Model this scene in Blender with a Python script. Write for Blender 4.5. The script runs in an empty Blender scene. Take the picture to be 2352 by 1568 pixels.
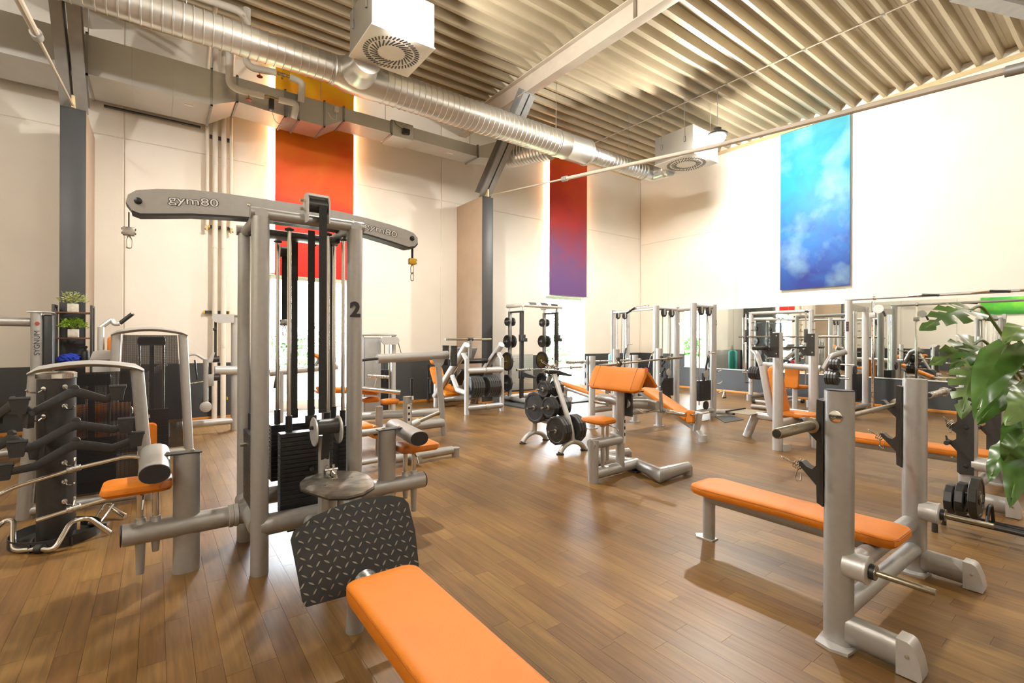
import bpy, bmesh, math, random
from mathutils import Vector, Matrix
random.seed(7)
sc = bpy.context.scene
C = sc.collection
R = math.radians
# ------------------------------------------------------------------ camera
cam_d = bpy.data.cameras.new('camera'); cam = bpy.data.objects.new('camera', cam_d); C.objects.link(cam)
cam_d.sensor_width = 36.0; cam_d.lens = 1100.0 / 2352.0 * 36.0; cam_d.clip_start = .05; cam_d.clip_end = 200
cam_d.shift_y = -8.0 / 2352.0
cam.location = (0, 0, 1.5)
cam.rotation_euler = (Matrix.Rotation(R(53.4 - 90), 4, 'Z') @ Matrix.Rotation(R(90), 4, 'X') @ Matrix.Rotation(R(0.2), 4, 'Z')).to_euler()
sc.camera = cam
# ------------------------------------------------------------------ world, lights, exposure
w = bpy.data.worlds.new('sky'); sc.world = w; w.use_nodes = True
bg = w.node_tree.nodes['Background']; bg.inputs[0].default_value = (0.86, 0.93, 1.0, 1); bg.inputs[1].default_value = 55.0
sc.view_settings.view_transform = 'Standard'; sc.view_settings.look = 'None'
sc.view_settings.exposure = 0.15; sc.view_settings.gamma = 1.0; sc.view_settings.use_curve_mapping = False
sc.cycles.use_denoising = True
sc.cycles.max_bounces = 8; sc.cycles.diffuse_bounces = 5; sc.cycles.glossy_bounces = 4; sc.cycles.transmission_bounces = 6
sc.cycles.transparent_max_bounces = 12; sc.cycles.sample_clamp_indirect = 15.0; sc.cycles.caustics_reflective = False; sc.cycles.caustics_refractive = False
LAMPS = [(2.57, 5.6), (9.6, 5.6), (2.57, -1.4), (9.6, -1.4), (-3.2, 2.2)]  # front pair and left-wall entry are unseen fill lamps, added to brighten the hall
LAMP_W = 900
def light(name, kind, loc, energy, col, **kw):
    d = bpy.data.lights.new(name, kind); d.energy = energy; d.color = col
    for k, v in kw.items(): setattr(d, k, v)
    o = bpy.data.objects.new(name, d); C.objects.link(o); o.location = loc
    return o
for i, (lx, ly) in enumerate(LAMPS):
    light('lamp_light', 'POINT', (lx, ly, 5.6), LAMP_W * (1.02 if i < 2 else .25 if i < 4 else .6), (1.0, .95, .87), shadow_soft_size=.09)
for wx, wz in ((2.51, 1.4), (9.6, 1.4)):   # light portals in the two window openings
    o = light('window_portal', 'AREA', (wx, 10.40, wz), 1, (1, 1, 1), shape='RECTANGLE', size=1.45, size_y=2.6); o.rotation_euler = (R(-90), 0, 0); o.data.cycles.is_portal = True
# ------------------------------------------------------------------ materials
class MM: pass
M = MM()
def mat(name, col, rough=.5, metal=0., noise=0., nscale=8., bump=0., bscale=200., spec=.5, coat=0., stretch=None, rnoise=0., emit=None, estr=0.):
    m = bpy.data.materials.new(name); m.use_nodes = True; nt = m.node_tree; b = nt.nodes['Principled BSDF']
    b.inputs['Base Color'].default_value = (*col, 1); b.inputs['Roughness'].default_value = rough; b.inputs['Metallic'].default_value = metal
    b.inputs['Specular IOR Level'].default_value = spec; b.inputs['Coat Weight'].default_value = coat
    if emit: b.inputs['Emission Color'].default_value = (*emit, 1); b.inputs['Emission Strength'].default_value = estr
    tc = nt.nodes.new('ShaderNodeNewGeometry') if stretch == 'w' else nt.nodes.new('ShaderNodeTexCoord')
    vec = tc.outputs['Position'] if stretch == 'w' else tc.outputs['Object']
    if noise > 0 or rnoise > 0:
        n = nt.nodes.new('ShaderNodeTexNoise'); n.inputs['Scale'].default_value = nscale; n.inputs['Detail'].default_value = 5
        nt.links.new(vec, n.inputs['Vector'])
    if noise > 0:
        r = nt.nodes.new('ShaderNodeValToRGB'); e = r.color_ramp.elements
        e[0].position = .3; e[1].position = .7
        e[0].color = (*[max(0, c * (1 - noise)) for c in col], 1); e[1].color = (*[min(1, c * (1 + noise)) for c in col], 1)
        nt.links.new(n.outputs['Fac'], r.inputs['Fac']); nt.links.new(r.outputs['Color'], b.inputs['Base Color'])
    if rnoise > 0:
        q = nt.nodes.new('ShaderNodeMapRange'); q.inputs['To Min'].default_value = rough - rnoise; q.inputs['To Max'].default_value = rough + rnoise
        q.inputs['From Min'].default_value = .3; q.inputs['From Max'].default_value = .7
        nt.links.new(n.outputs['Fac'], q.inputs['Value']); nt.links.new(q.outputs['Result'], b.inputs['Roughness'])
    if bump > 0:
        n2 = nt.nodes.new('ShaderNodeTexNoise'); n2.inputs['Scale'].default_value = bscale; n2.inputs['Detail'].default_value = 3
        nt.links.new(vec, n2.inputs['Vector'])
        bp = nt.nodes.new('ShaderNodeBump'); bp.inputs['Strength'].default_value = bump; bp.inputs['Distance'].default_value = .004
        nt.links.new(n2.outputs['Fac'], bp.inputs['Height']); nt.links.new(bp.outputs['Normal'], b.inputs['Normal'])
    return m
M.wall = mat('wall_paint', (.82, .765, .68), .75, noise=.03, nscale=1.3, bump=.25, bscale=30, stretch='w')
M.dado = mat('dado_paint', (.050, .053, .055), .45, noise=.08, nscale=2, bump=.2, bscale=40, stretch='w')
M.colbeige = mat('column_paint', (.40, .31, .23), .6, noise=.05, nscale=3, bump=.2, bscale=60)
M.orange_trim = mat('baseboard_wood', (.62, .24, .035), .45, noise=.2, nscale=6)
M.trim = mat('roof_trim_steel', (.66, .53, .30), .45, .3, noise=.08, nscale=4)
M.deck = mat('roof_deck_steel', (.47, .40, .275), .45, .25, noise=.06, nscale=2, stretch='w')
M.steelbeam = mat('painted_beam', (.50, .44, .36), .5, .2, noise=.06, nscale=5)
M.graysteel = mat('grey_steel', (.34, .34, .33), .45, .5, noise=.08, nscale=6)
M.galv = mat('galvanised_sheet', (.52, .51, .48), .38, .65, noise=.05, nscale=3, rnoise=.04)
M.spiral = mat('spiral_duct_steel', (.62, .61, .58), .33, .85, noise=.02, nscale=3)
M.pipe = mat('painted_pipe', (.72, .65, .56), .5, noise=.04, nscale=5)
M.insul = mat('pipe_insulation', (.72, .69, .63), .5, noise=.05, nscale=9, bump=.3, bscale=60)
M.brass = mat('brass', (.45, .33, .16), .35, .9, noise=.2, nscale=30)
M.redknob = mat('red_plastic', (.35, .05, .03), .45, noise=.1)
M.silver = mat('silver_powder_coat', (.40, .39, .37), .34, .45, noise=.04, nscale=30, bump=.12, bscale=900)
M.silver2 = mat('light_silver_coat', (.54, .53, .51), .34, .35, noise=.03, nscale=30)
M.chrome = mat('chrome', (.72, .69, .64), .13, 1.0, noise=.05, nscale=12)
M.brushed = mat('brushed_steel', (.50, .48, .44), .28, .9, noise=.1, nscale=50, rnoise=.08)
M.bar = mat('worn_bar_steel', (.33, .29, .22), .33, .9, noise=.15, nscale=40)
M.black = mat('black_plastic', (.016, .016, .017), .42, noise=.15, nscale=25)
M.rubber = mat('black_rubber', (.022, .021, .020), .55, noise=.2, nscale=40, bump=.3, bscale=300)
M.gun = mat('gunmetal_coat', (.045, .043, .040), .42, .35, noise=.1, nscale=40)
M.plate = mat('plate_rubber', (.030, .030, .029), .38, noise=.2, nscale=25, bump=.15, bscale=150)
M.strap = mat('webbing', (.020, .020, .019), .7, noise=.3, nscale=120, bump=.6, bscale=400)
M.mat = mat('floor_mat', (.05, .052, .052), .6, noise=.2, nscale=30, bump=.5, bscale=200)
M.leather = mat('orange_leather', (.62, .185, .011), .48, spec=.35, noise=.07, nscale=4, bump=.35, bscale=260)
M.leather2 = mat('worn_orange_leather', (.42, .12, .016), .45, noise=.1, nscale=6, bump=.35, bscale=260)
M.white = mat('white_plastic', (.80, .78, .74), .4, noise=.02)
M.frame = mat('white_window_frame', (.85, .84, .82), .4, noise=.02)
M.wood = mat('dark_shelf_wood', (.12, .055, .03), .5, noise=.35, nscale=20)
M.pot = mat('stone_pot', (.60, .56, .48), .7, noise=.15, nscale=30, bump=.4, bscale=120)
M.leafA = mat('bright_leaf', (.22, .36, .02), .5, noise=.3, nscale=10)
M.leafB = mat('pale_leaf', (.42, .46, .16), .5, noise=.3, nscale=10)
M.towel = mat('blue_towel', (.02, .05, .45), .85, noise=.3, nscale=40, bump=.8, bscale=150)
M.teal = mat('teal_plastic', (.01, .25, .22), .5, noise=.1)
M.redp = mat('red_rubber', (.5, .02, .05), .5, noise=.1)
M.yellow = mat('yellow_plastic', (.75, .45, .01), .4, noise=.05)
M.sticker = mat('sticker_paper', (.72, .70, .66), .5, noise=.03)
M.ink = mat('ink', (.02, .02, .02), .5, noise=.05)
M.bush = mat('hedge_leaf', (.035, .10, .012), .5, noise=.5, nscale=3, stretch='w')
M.grass = mat('lawn', (.04, .09, .02), .8, noise=.4, nscale=5, stretch='w')
M.bark = mat('bark', (.10, .06, .035), .8, noise=.3)
M.soil = mat('potting_soil', (.03, .02, .012), .9, noise=.4, nscale=60)
M.lamp = mat('lamp_lens', (1, .95, .85), .3, emit=(1, .95, .88), estr=60)
M.tube = mat('fluorescent_tube', (1, .9, .7), .3, emit=(1, .72, .36), estr=25)
M.mirror = mat('mirror_silvering', (.86, .90, .86), .015, 1.0)
def glassmat():
    m = bpy.data.materials.new('window_glass'); m.use_nodes = True; nt = m.node_tree; nt.nodes.clear()
    o = nt.nodes.new('ShaderNodeOutputMaterial'); t = nt.nodes.new('ShaderNodeBsdfTransparent'); g = nt.nodes.new('ShaderNodeBsdfGlossy'); x = nt.nodes.new('ShaderNodeMixShader')
    g.inputs['Roughness'].default_value = .03; x.inputs[0].default_value = .06
    nt.links.new(t.outputs[0], x.inputs[1]); nt.links.new(g.outputs[0], x.inputs[2]); nt.links.new(x.outputs[0], o.inputs[0]); return m
M.glass = glassmat()
def woodfloor():
    m = bpy.data.materials.new('parquet'); m.use_nodes = True; nt = m.node_tree; N = nt.nodes.new; L = nt.links.new; b = nt.nodes['Principled BSDF']
    oi = N('ShaderNodeObjectInfo'); ge = N('ShaderNodeNewGeometry'); cx = N('ShaderNodeCombineXYZ'); wn = N('ShaderNodeTexWhiteNoise')
    L(oi.outputs['Random'], cx.inputs[0]); L(ge.outputs['Random Per Island'], cx.inputs[1]); L(cx.outputs[0], wn.inputs['Vector'])
    r = N('ShaderNodeValToRGB'); e = r.color_ramp.elements
    e[0].position = 0; e[0].color = (.150, .074, .021, 1); e[1].position = 1; e[1].color = (.205, .112, .031, 1)
    e2 = r.color_ramp.elements.new(.55); e2.color = (.178, .092, .026, 1)
    L(wn.outputs['Value'], r.inputs['Fac'])
    mp = N('ShaderNodeMapping'); mp.inputs['Scale'].default_value = (26, 1.6, 1); L(ge.outputs['Position'], mp.inputs['Vector'])
    ad = N('ShaderNodeVectorMath'); ad.operation = 'ADD'; L(mp.outputs[0], ad.inputs[0]); L(wn.outputs['Color'], ad.inputs[1])
    n = N('ShaderNodeTexNoise'); n.inputs['Scale'].default_value = 1.6; n.inputs['Detail'].default_value = 8; n.inputs['Roughness'].default_value = .65; L(ad.outputs[0], n.inputs['Vector'])
    mr = N('ShaderNodeMapRange'); mr.inputs['From Min'].default_value = .3; mr.inputs['From Max'].default_value = .7; mr.inputs['To Min'].default_value = .72; mr.inputs['To Max'].default_value = 1.28; L(n.outputs['Fac'], mr.inputs['Value'])
    n2 = N('ShaderNodeTexNoise'); n2.inputs['Scale'].default_value = .9; n2.inputs['Detail'].default_value = 4; L(ge.outputs['Position'], n2.inputs['Vector'])
    mr2 = N('ShaderNodeMapRange'); mr2.inputs['From Min'].default_value = .35; mr2.inputs['From Max'].default_value = .65; mr2.inputs['To Min'].default_value = .72; mr2.inputs['To Max'].default_value = 1.28; L(n2.outputs['Fac'], mr2.inputs['Value'])
    mu = N('ShaderNodeMath'); mu.operation = 'MULTIPLY'; L(mr.outputs[0], mu.inputs[0]); L(mr2.outputs[0], mu.inputs[1])
    vm = N('ShaderNodeVectorMath'); vm.operation = 'SCALE'; L(r.outputs['Color'], vm.inputs[0]); L(mu.outputs[0], vm.inputs['Scale']); L(vm.outputs[0], b.inputs['Base Color'])
    mr3 = N('ShaderNodeMapRange'); mr3.inputs['To Min'].default_value = .28; mr3.inputs['To Max'].default_value = .52; L(n2.outputs['Fac'], mr3.inputs['Value']); L(mr3.outputs[0], b.inputs['Roughness'])
    bp = N('ShaderNodeBump'); bp.inputs['Strength'].default_value = .15; bp.inputs['Distance'].default_value = .002; L(n.outputs['Fac'], bp.inputs['Height']); L(bp.outputs[0], b.inputs['Normal'])
    b.inputs['Specular IOR Level'].default_value = .42
    return m
M.floor = woodfloor()
def paint(name, stops, axis_lo, axis_hi, seed, scale=1.1, blot=None):
    """abstract painting: a vertical colour run broken up by brushy noise"""
    m = bpy.data.materials.new(name); m.use_nodes = True; nt = m.node_tree; N = nt.nodes.new; L = nt.links.new; b = nt.nodes['Principled BSDF']
    b.inputs['Roughness'].default_value = .6
    ge = N('ShaderNodeTexCoord'); sp = N('ShaderNodeSeparateXYZ'); L(ge.outputs['Object'], sp.inputs[0])
    mr = N('ShaderNodeMapRange'); mr.inputs['From Min'].default_value = axis_lo; mr.inputs['From Max'].default_value = axis_hi; L(sp.outputs['Z'], mr.inputs['Value'])
    ad = N('ShaderNodeVectorMath'); ad.operation = 'ADD'; ad.inputs[1].default_value = (seed, seed * 2, seed * 3); L(ge.outputs['Object'], ad.inputs[0])
    n = N('ShaderNodeTexNoise'); n.inputs['Scale'].default_value = scale; n.inputs['Detail'].default_value = 6; n.inputs['Distortion'].default_value = .6; L(ad.outputs[0], n.inputs['Vector'])
    s = N('ShaderNodeMath'); s.operation = 'SUBTRACT'; s.inputs[1].default_value = .5; L(n.outputs['Fac'], s.inputs[0])
    k = N('ShaderNodeMath'); k.operation = 'MULTIPLY'; k.inputs[1].default_value = .55; L(s.outputs[0], k.inputs[0])
    a = N('ShaderNodeMath'); a.operation = 'ADD'; a.use_clamp = True; L(mr.outputs[0], a.inputs[0]); L(k.outputs[0], a.inputs[1])
    r = N('ShaderNodeValToRGB'); e = r.color_ramp.elements
    while len(e) < len(stops): e.new(.5)
    for i, (p, c) in enumerate(stops): e[i].position = p; e[i].color = (*c, 1)
    L(a.outputs[0], r.inputs['Fac'])
    out = r.outputs['Color']
    if blot:
        n2 = N('ShaderNodeTexNoise'); n2.inputs['Scale'].default_value = blot[1]; n2.inputs['Detail'].default_value = 5; L(ad.outputs[0], n2.inputs['Vector'])
        q = N('ShaderNodeMapRange'); q.inputs['From Min'].default_value = blot[2]; q.inputs['From Max'].default_value = blot[3]; L(n2.outputs['Fac'], q.inputs['Value'])
        mx = N('ShaderNodeMix'); mx.data_type = 'RGBA'; L(q.outputs[0], mx.inputs['Factor']); L(out, mx.inputs['A']); mx.inputs['B'].default_value = (*blot[0], 1); out = mx.outputs['Result']
    L(out, b.inputs['Base Color'])
    return m
# ------------------------------------------------------------------ shape helpers
def frame_of(d, up=None):
    z = d.normalized(); u = Vector(up) if up else (Vector((0, 0, 1)) if abs(z.z) < .9 else Vector((1, 0, 0)))
    x = u.cross(z)
    if x.length < 1e-6: x = Vector((1, 0, 0)).cross(z)
    x.normalize(); y = z.cross(x); return x, y, z
class S:
    """collects shapes in world coordinates; obj() links them as one mesh under its thing"""
    def __init__(self): self.b = bmesh.new()
    def ring(self, c, x, y, rx, ry, n, ph=0., pw=1.):
        vs = []
        for i in range(n):
            t = 2 * math.pi * (i + ph) / n; cc, ss = math.cos(t), math.sin(t)
            if pw != 1.: cc = math.copysign(abs(cc) ** pw, cc); ss = math.copysign(abs(ss) ** pw, ss)
            vs.append(self.b.verts.new(c + x * (cc * rx) + y * (ss * ry)))
        return vs
    def skin(self, rings, cap=True):
        for a, b in zip(rings, rings[1:]):
            n = len(a)
            for i in range(n): self.b.faces.new((a[i], a[(i + 1) % n], b[(i + 1) % n], b[i]))
        if cap: self.b.faces.new(rings[0][::-1]); self.b.faces.new(rings[-1])
        return self
    def box(self, lo, hi, bev=0., seg=2):
        lo, hi = Vector(lo), Vector(hi); g = bmesh.ops.create_cube(self.b, size=1)['verts']
        for v in g: v.co = Vector((lo[i] + (hi[i] - lo[i]) * (v.co[i] + .5) for i in range(3)))
        if bev > 0:
            es = list({e for v in g for e in v.link_edges}); bmesh.ops.bevel(self.b, geom=es, offset=bev, segments=seg, affect='EDGES', profile=.5)
        return self
    def cyl(self, p, q, r, r2=None, n=16, ry=None, up=None, pw=1.):
        p, q = Vector(p), Vector(q); x, y, z = frame_of(q - p, up); r2 = r if r2 is None else r2; k = (ry / r) if ry else 1
        return self.skin([self.ring(p, x, y, r, r * k, n, pw=pw), self.ring(q, x, y, r2, r2 * k, n, pw=pw)])
    def oval(self, p, q, a, b, up, n=20):   # a = half width across 'up', b = half height along 'up'
        return self.cyl(p, q, a, n=n, ry=b, up=up, pw=.92)
    def tube(self, pts, r, n=10, fil=0., ry=None, up=None, seg=4):
        P = [Vector(p) for p in pts]
        if fil > 0:
            Q = [P[0]]
            for a, b, c in zip(P, P[1:], P[2:]):
                f = min(fil, (a - b).length * .45, (c - b).length * .45); s = b + (a - b).normalized() * f; e = b + (c - b).normalized() * f
                for i in range(seg + 1):
                    t = i / seg; Q.append(s * (1 - t) ** 2 + b * (2 * t * (1 - t)) + e * t * t)
            Q.append(P[-1]); P = Q
        rings = []; px = None; k = ry / r if ry else 1
        for i, p in enumerate(P):
            d = (P[min(i + 1, len(P) - 1)] - P[max(i - 1, 0)]).normalized()
            if px is None: x, y, z = frame_of(d, up)
            else:
                x = px - d * px.dot(d)
                x = x.normalized() if x.length > 1e-5 else frame_of(d)[0]
                y = d.cross(x)
            px = x
            m = 1.
            if 0 < i < len(P) - 1:
                co = (P[i] - P[i - 1]).normalized().dot((P[i + 1] - P[i]).normalized()); m = min(1.5, 1 / max(.5, math.sqrt((1 + co) / 2))) if fil <= 0 else 1.
            rings.append(self.ring(p, x * m, y * m, r, r * k, n))
        return self.skin(rings)
    def lathe(self, o, ax, prof, n=24, up=None):
        o = Vector(o); x, y, z = frame_of(Vector(ax), up)
        return self.skin([self.ring(o + z * h, x, y, max(r, 1e-4), max(r, 1e-4), n) for r, h in prof])
    def prism(self, out, o, u, v, th):      # outline (u,v) extruded th along u x v
        o, u, v = Vector(o), Vector(u).normalized(), Vector(v).normalized(); w_ = u.cross(v)
        a = [self.b.verts.new(o + u * s + v * t) for s, t in out]; b = [self.b.verts.new(o + u * s + v * t + w_ * th) for s, t in out]
        self.b.faces.new(a[::-1]); self.b.faces.new(b)
        for i in range(len(a)): self.b.faces.new((a[i], a[(i + 1) % len(a)], b[(i + 1) % len(a)], b[i]))
        return self
    def quad(self, *p): self.b.faces.new([self.b.verts.new(Vector(q)) for q in p]); return self
    def rot(self, ax, ang, c): bmesh.ops.rotate(self.b, verts=self.b.verts[:], cent=Vector(c), matrix=Matrix.Rotation(R(ang), 3, ax)); return self
    def ball(self, c, r, s=(1, 1, 1), u=14, v=8):
        m = Matrix.Translation(Vector(c)) @ Matrix.Diagonal((r * s[0], r * s[1], r * s[2], 1)); bmesh.ops.create_uvsphere(self.b, u_segments=u, v_segments=v, radius=1, matrix=m); return self
    def mesh(self, name, m, off=None, smooth=35):
        if off is not None:
            for v in self.b.verts: v.co -= off
        bmesh.ops.recalc_face_normals(self.b, faces=self.b.faces[:])
        me = bpy.data.meshes.new(name); self.b.to_mesh(me); self.b.free()
        for p in me.polygons: p.use_smooth = True
        me.set_sharp_from_angle(angle=R(smooth)); me.materials.append(m); return me
    def obj(self, name, m, parent=None, smooth=35):
        off = Vector((0, 0, 0)); p = parent
        while p is not None: off += p.location; p = p.parent
        o = bpy.data.objects.new(name, self.mesh(name, m, off, smooth)); C.objects.link(o); o.parent = parent; return o
def rrect(w_, h, r, n=5):
    o = []
    for cx_, cy_, a in ((w_ / 2 - r, h / 2 - r, 0), (-w_ / 2 + r, h / 2 - r, 90), (-w_ / 2 + r, -h / 2 + r, 180), (w_ / 2 - r, -h / 2 + r, 270)):
        for i in range(n + 1): t = R(a + 90 * i / n); o.append((cx_ + r * math.cos(t), cy_ + r * math.sin(t)))
    return o
def pad(s, o, u, v, outl, th, bul=.012):   # upholstered pad: outline in (u,v), thickness along u x v, rounded rim and domed top
    o, u, v = Vector(o), Vector(u).normalized(), Vector(v).normalized(); w_ = u.cross(v)
    cx_ = sum(p[0] for p in outl) / len(outl); cy_ = sum(p[1] for p in outl) / len(outl)
    def lvl(k, h):
        r = []
        for a, b in outl:
            da, db = a - cx_, b - cy_; L_ = math.hypot(da, db); f = max(0., 1 - k / L_); r.append(s.b.verts.new(o + u * (cx_ + da * f) + v * (cy_ + db * f) + w_ * h))
        return r
    e = min(.02, th * .35)
    s.skin([lvl(e, 0), lvl(0, e), lvl(0, th - e), lvl(e * .35, th - e * .3), lvl(e, th), lvl(.07, th + bul * .7), lvl(.13, th + bul)])
    return s
def thing(name, label, cat, loc=(0, 0, 0), group=None):
    o = bpy.data.objects.new(name, None); C.objects.link(o); o.location = loc; o.empty_display_size = .1
    return tag(o, label, cat, group)
def tag(o, label, cat, group=None):
    o['label'] = label; o['category'] = cat
    if group: o['group'] = group
    return o
def struct(o): o['kind'] = 'structure'; return o
def dup(root, dx=(0, 0, 0), label=None, group=None, rz=0):
    r = root.copy(); C.objects.link(r); r.location = root.location + Vector(dx); r.rotation_euler.z += R(rz)
    if label: r['label'] = label
    if group: r['group'] = group
    for ch in [c for c in root.children]:
        c = ch.copy(); C.objects.link(c); c.parent = r
        for g in [g for g in ch.children]: d = g.copy(); C.objects.link(d); d.parent = c
    return r
def text(name, s, size, o, u, v, m, parent, ext=.0008, offset=0.):
    cu = bpy.data.curves.new(name, 'FONT'); cu.body = s; cu.size = size; cu.extrude = ext; cu.align_x = 'CENTER'; cu.align_y = 'CENTER'; cu.offset = offset
    t = bpy.data.objects.new(name, cu); C.objects.link(t); bpy.context.view_layer.update()
    me = bpy.data.meshes.new_from_object(t.evaluated_get(bpy.context.evaluated_depsgraph_get())); bpy.data.objects.remove(t)
    u, v = Vector(u), Vector(v).normalized(); w_ = u.cross(v).normalized(); o = Vector(o); off = Vector((0, 0, 0)); p = parent
    while p is not None: off += p.location; p = p.parent
    for q in me.vertices: q.co = o + u * q.co.x + v * q.co.y + w_ * q.co.z - off
    me.materials.clear(); me.materials.append(m)
    ob = bpy.data.objects.new(name, me); C.objects.link(ob); ob.parent = parent; return ob
X, Y, Z = Vector((1, 0, 0)), Vector((0, 1, 0)), Vector((0, 0, 1))
# ================================================================== the hall
YB, XR, XL, YF, ZD = 10.28, 12.95, -5.0, -6.0, 6.86
# floor: slab with single planks running along y
fl = struct(S().box((XL - .3, YF - .3, -.25), (XR + .3, YB + .3, -.012)).obj('floor', M.gun))
PW = .105; planks = []
i = 0; x = XL
while x < XR:
    y = YF - random.random()
    while y < YB:
        ln = random.choice((.55, .7, .85, 1.0, 1.2)); planks.append((x + PW / 2, y, min(ln, YB - y))); y += ln
    x += PW; i += 1
def fwd(p): return p[0] * math.cos(R(53.4)) + (p[1] + p[2] / 2) * math.sin(R(53.4))
def lat(p): return p[0] * math.sin(R(53.4)) - (p[1] + p[2] / 2) * math.cos(R(53.4))
seen = sorted([p for p in planks if fwd(p) > 1.9 and abs(lat(p)) < fwd(p) * 1.1], key=fwd)[:300]
near = set(seen); cache = {}
for px_, py_, ln in seen:
    k = round(ln, 3)
    if k not in cache: cache[k] = S().box((-PW / 2 + .0006, .0006, -.014), (PW / 2 - .0006, k - .0006, 0)).mesh('plank', M.floor)
    o = bpy.data.objects.new('plank', cache[k]); C.objects.link(o); o.location = (px_, py_, 0); o.parent = fl
s = S()
for p in planks:
    if p in near: continue
    px_, py_, ln = p
    v = [s.b.verts.new((px_ + a, py_ + b, c)) for a in (-PW / 2 + .0006, PW / 2 - .0006) for b in (.0006, ln - .0006) for c in (-.013, 0)]
    for f in ((0, 1, 3, 2), (4, 6, 7, 5), (0, 4, 5, 1), (2, 3, 7, 6), (1, 5, 7, 3)): s.b.faces.new([v[q] for q in f])
st = s.obj('planks', M.floor, fl); st['kind'] = 'stuff'
# ceiling: trapezoidal steel deck, ribs along x every .30
s = S(); prof = []
y = YF - .3
while y < YB + .3:
    prof += [(y - .03, ZD), (y + .03, ZD), (y + .075, ZD + .15), (y + .13, ZD + .15), (y + .15, ZD + .142), (y + .17, ZD + .15), (y + .225, ZD + .15)]; y += .3
a = [s.b.verts.new((XL - .3, p, q)) for p, q in prof]; b = [s.b.verts.new((XR + .3, p, q)) for p, q in prof]
for j in range(len(a) - 1): s.b.faces.new((a[j], a[j + 1], b[j + 1], b[j]))
struct(s.obj('ceiling', M.deck, smooth=10))
# walls
def wallpanels(parent, name, rects, th, axis, at, sgn):
    for (u0, u1, z0, z1) in rects:
        g = .006
        lo, hi = ((u0 + g, at, z0 + g), (u1 - g, at + sgn * th, z1 - g)) if axis == 'x' else ((at, u0 + g, z0 + g), (at + sgn * th, u1 - g, z1 - g))
        l2 = [min(p, q) for p, q in zip(lo, hi)]; h2 = [max(p, q) for p, q in zip(lo, hi)]
        S().box(l2, h2, .008, 1).obj(name, M.wall, parent)
W1 = (1.75, 3.27, -.02, 2.74); W2 = (8.82, 10.38, -.02, 2.72); ZJ = 4.8; ZT = 7.1
wb = struct(S().box((XL - .3, YB + .02, W1[3] + .01), (XR + .3, YB + .29, ZT)).box((XL - .3, YB + .02, -.01), (W1[0] - .01, YB + .29, W1[3] + .02)).box((W1[1] + .01, YB + .02, -.01), (W2[0] - .01, YB + .29, W1[3] + .02)).box((W2[1] + .01, YB + .02, -.01), (XR + .3, YB + .29, W1[3] + .02)).obj('wall_back', M.wall))
def holed(u0, u1, win): return [(u0, win[0], 0, ZJ), (win[1], u1, 0, ZJ), (win[0], win[1], win[3], ZJ)]
rects = holed(-.44, 5.5, W1) + holed(5.5, XR, W2) + [(XL, -.44, 0, ZJ)] + [(XL, -.44, ZJ, ZT), (-.44, 2.5, ZJ, ZT), (2.5, 5.5, ZJ, ZT), (5.5, 9.2, ZJ, ZT), (9.2, XR, ZJ, ZT)]
wallpanels(wb, 'panel', rects, .3, 'x', YB, 1)
wr = struct(S().box((XR + .02, YF - .3, 0), (XR + .3, YB + .3, ZT)).obj('wall_right', M.wall))
wallpanels(wr, 'panel', [(6.99, YB, 0, 4.6), (6.99, YB, 4.6, ZT), (0, 6.99, 0, ZT), (YF, 0, 0, ZT)], .3, 'y', XR, 1)
wl = struct(S().box((XL - .3, YF - .3, 0), (XL, YB + .3, ZT)).obj('wall_left', M.wall))
wf = struct(S().box((XL - .3, YF - .3, 0), (XR + .3, YF, ZT)).obj('wall_front', M.wall))
# dado paint, baseboards, roof edge trim
for j, (a, b) in enumerate(((XL, W1[0]), (W1[1], W2[0]), (W2[1], XR))):
    S().box((a, YB - .004, 0), (b, YB + .01, 1.03)).obj('dado', M.dado, wb)
    struct(S().box((a, YB - .022, 0), (b, YB - .002, .055), .004).obj('baseboard_back' if j == 0 else 'baseboard_back', M.orange_trim))
S().box((XR - .004, YF, 0), (XR + .01, YB - .004, 1.03)).obj('dado', M.dado, wr)
S().box((XL - .01, YF, 0), (XL + .004, YB, 1.03)).obj('dado', M.dado, wl)
struct(S().box((XR - .022, YF, 0), (XR - .002, YB - .024, .055), .004).obj('baseboard_right', M.orange_trim))
t1 = S().box((XL, YB - .05, 6.76), (XR - .05, YB, 6.80)).box((XL, YB - .012, 6.80), (XR - .05, YB, 6.86))
struct(t1.obj('trim_1', M.trim))
t2 = S().box((XR - .05, YF, 6.76), (XR, YB, 6.80)).box((XR - .012, YF, 6.80), (XR, YB, 6.86))
struct(t2.obj('trim_2', M.trim))
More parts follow.
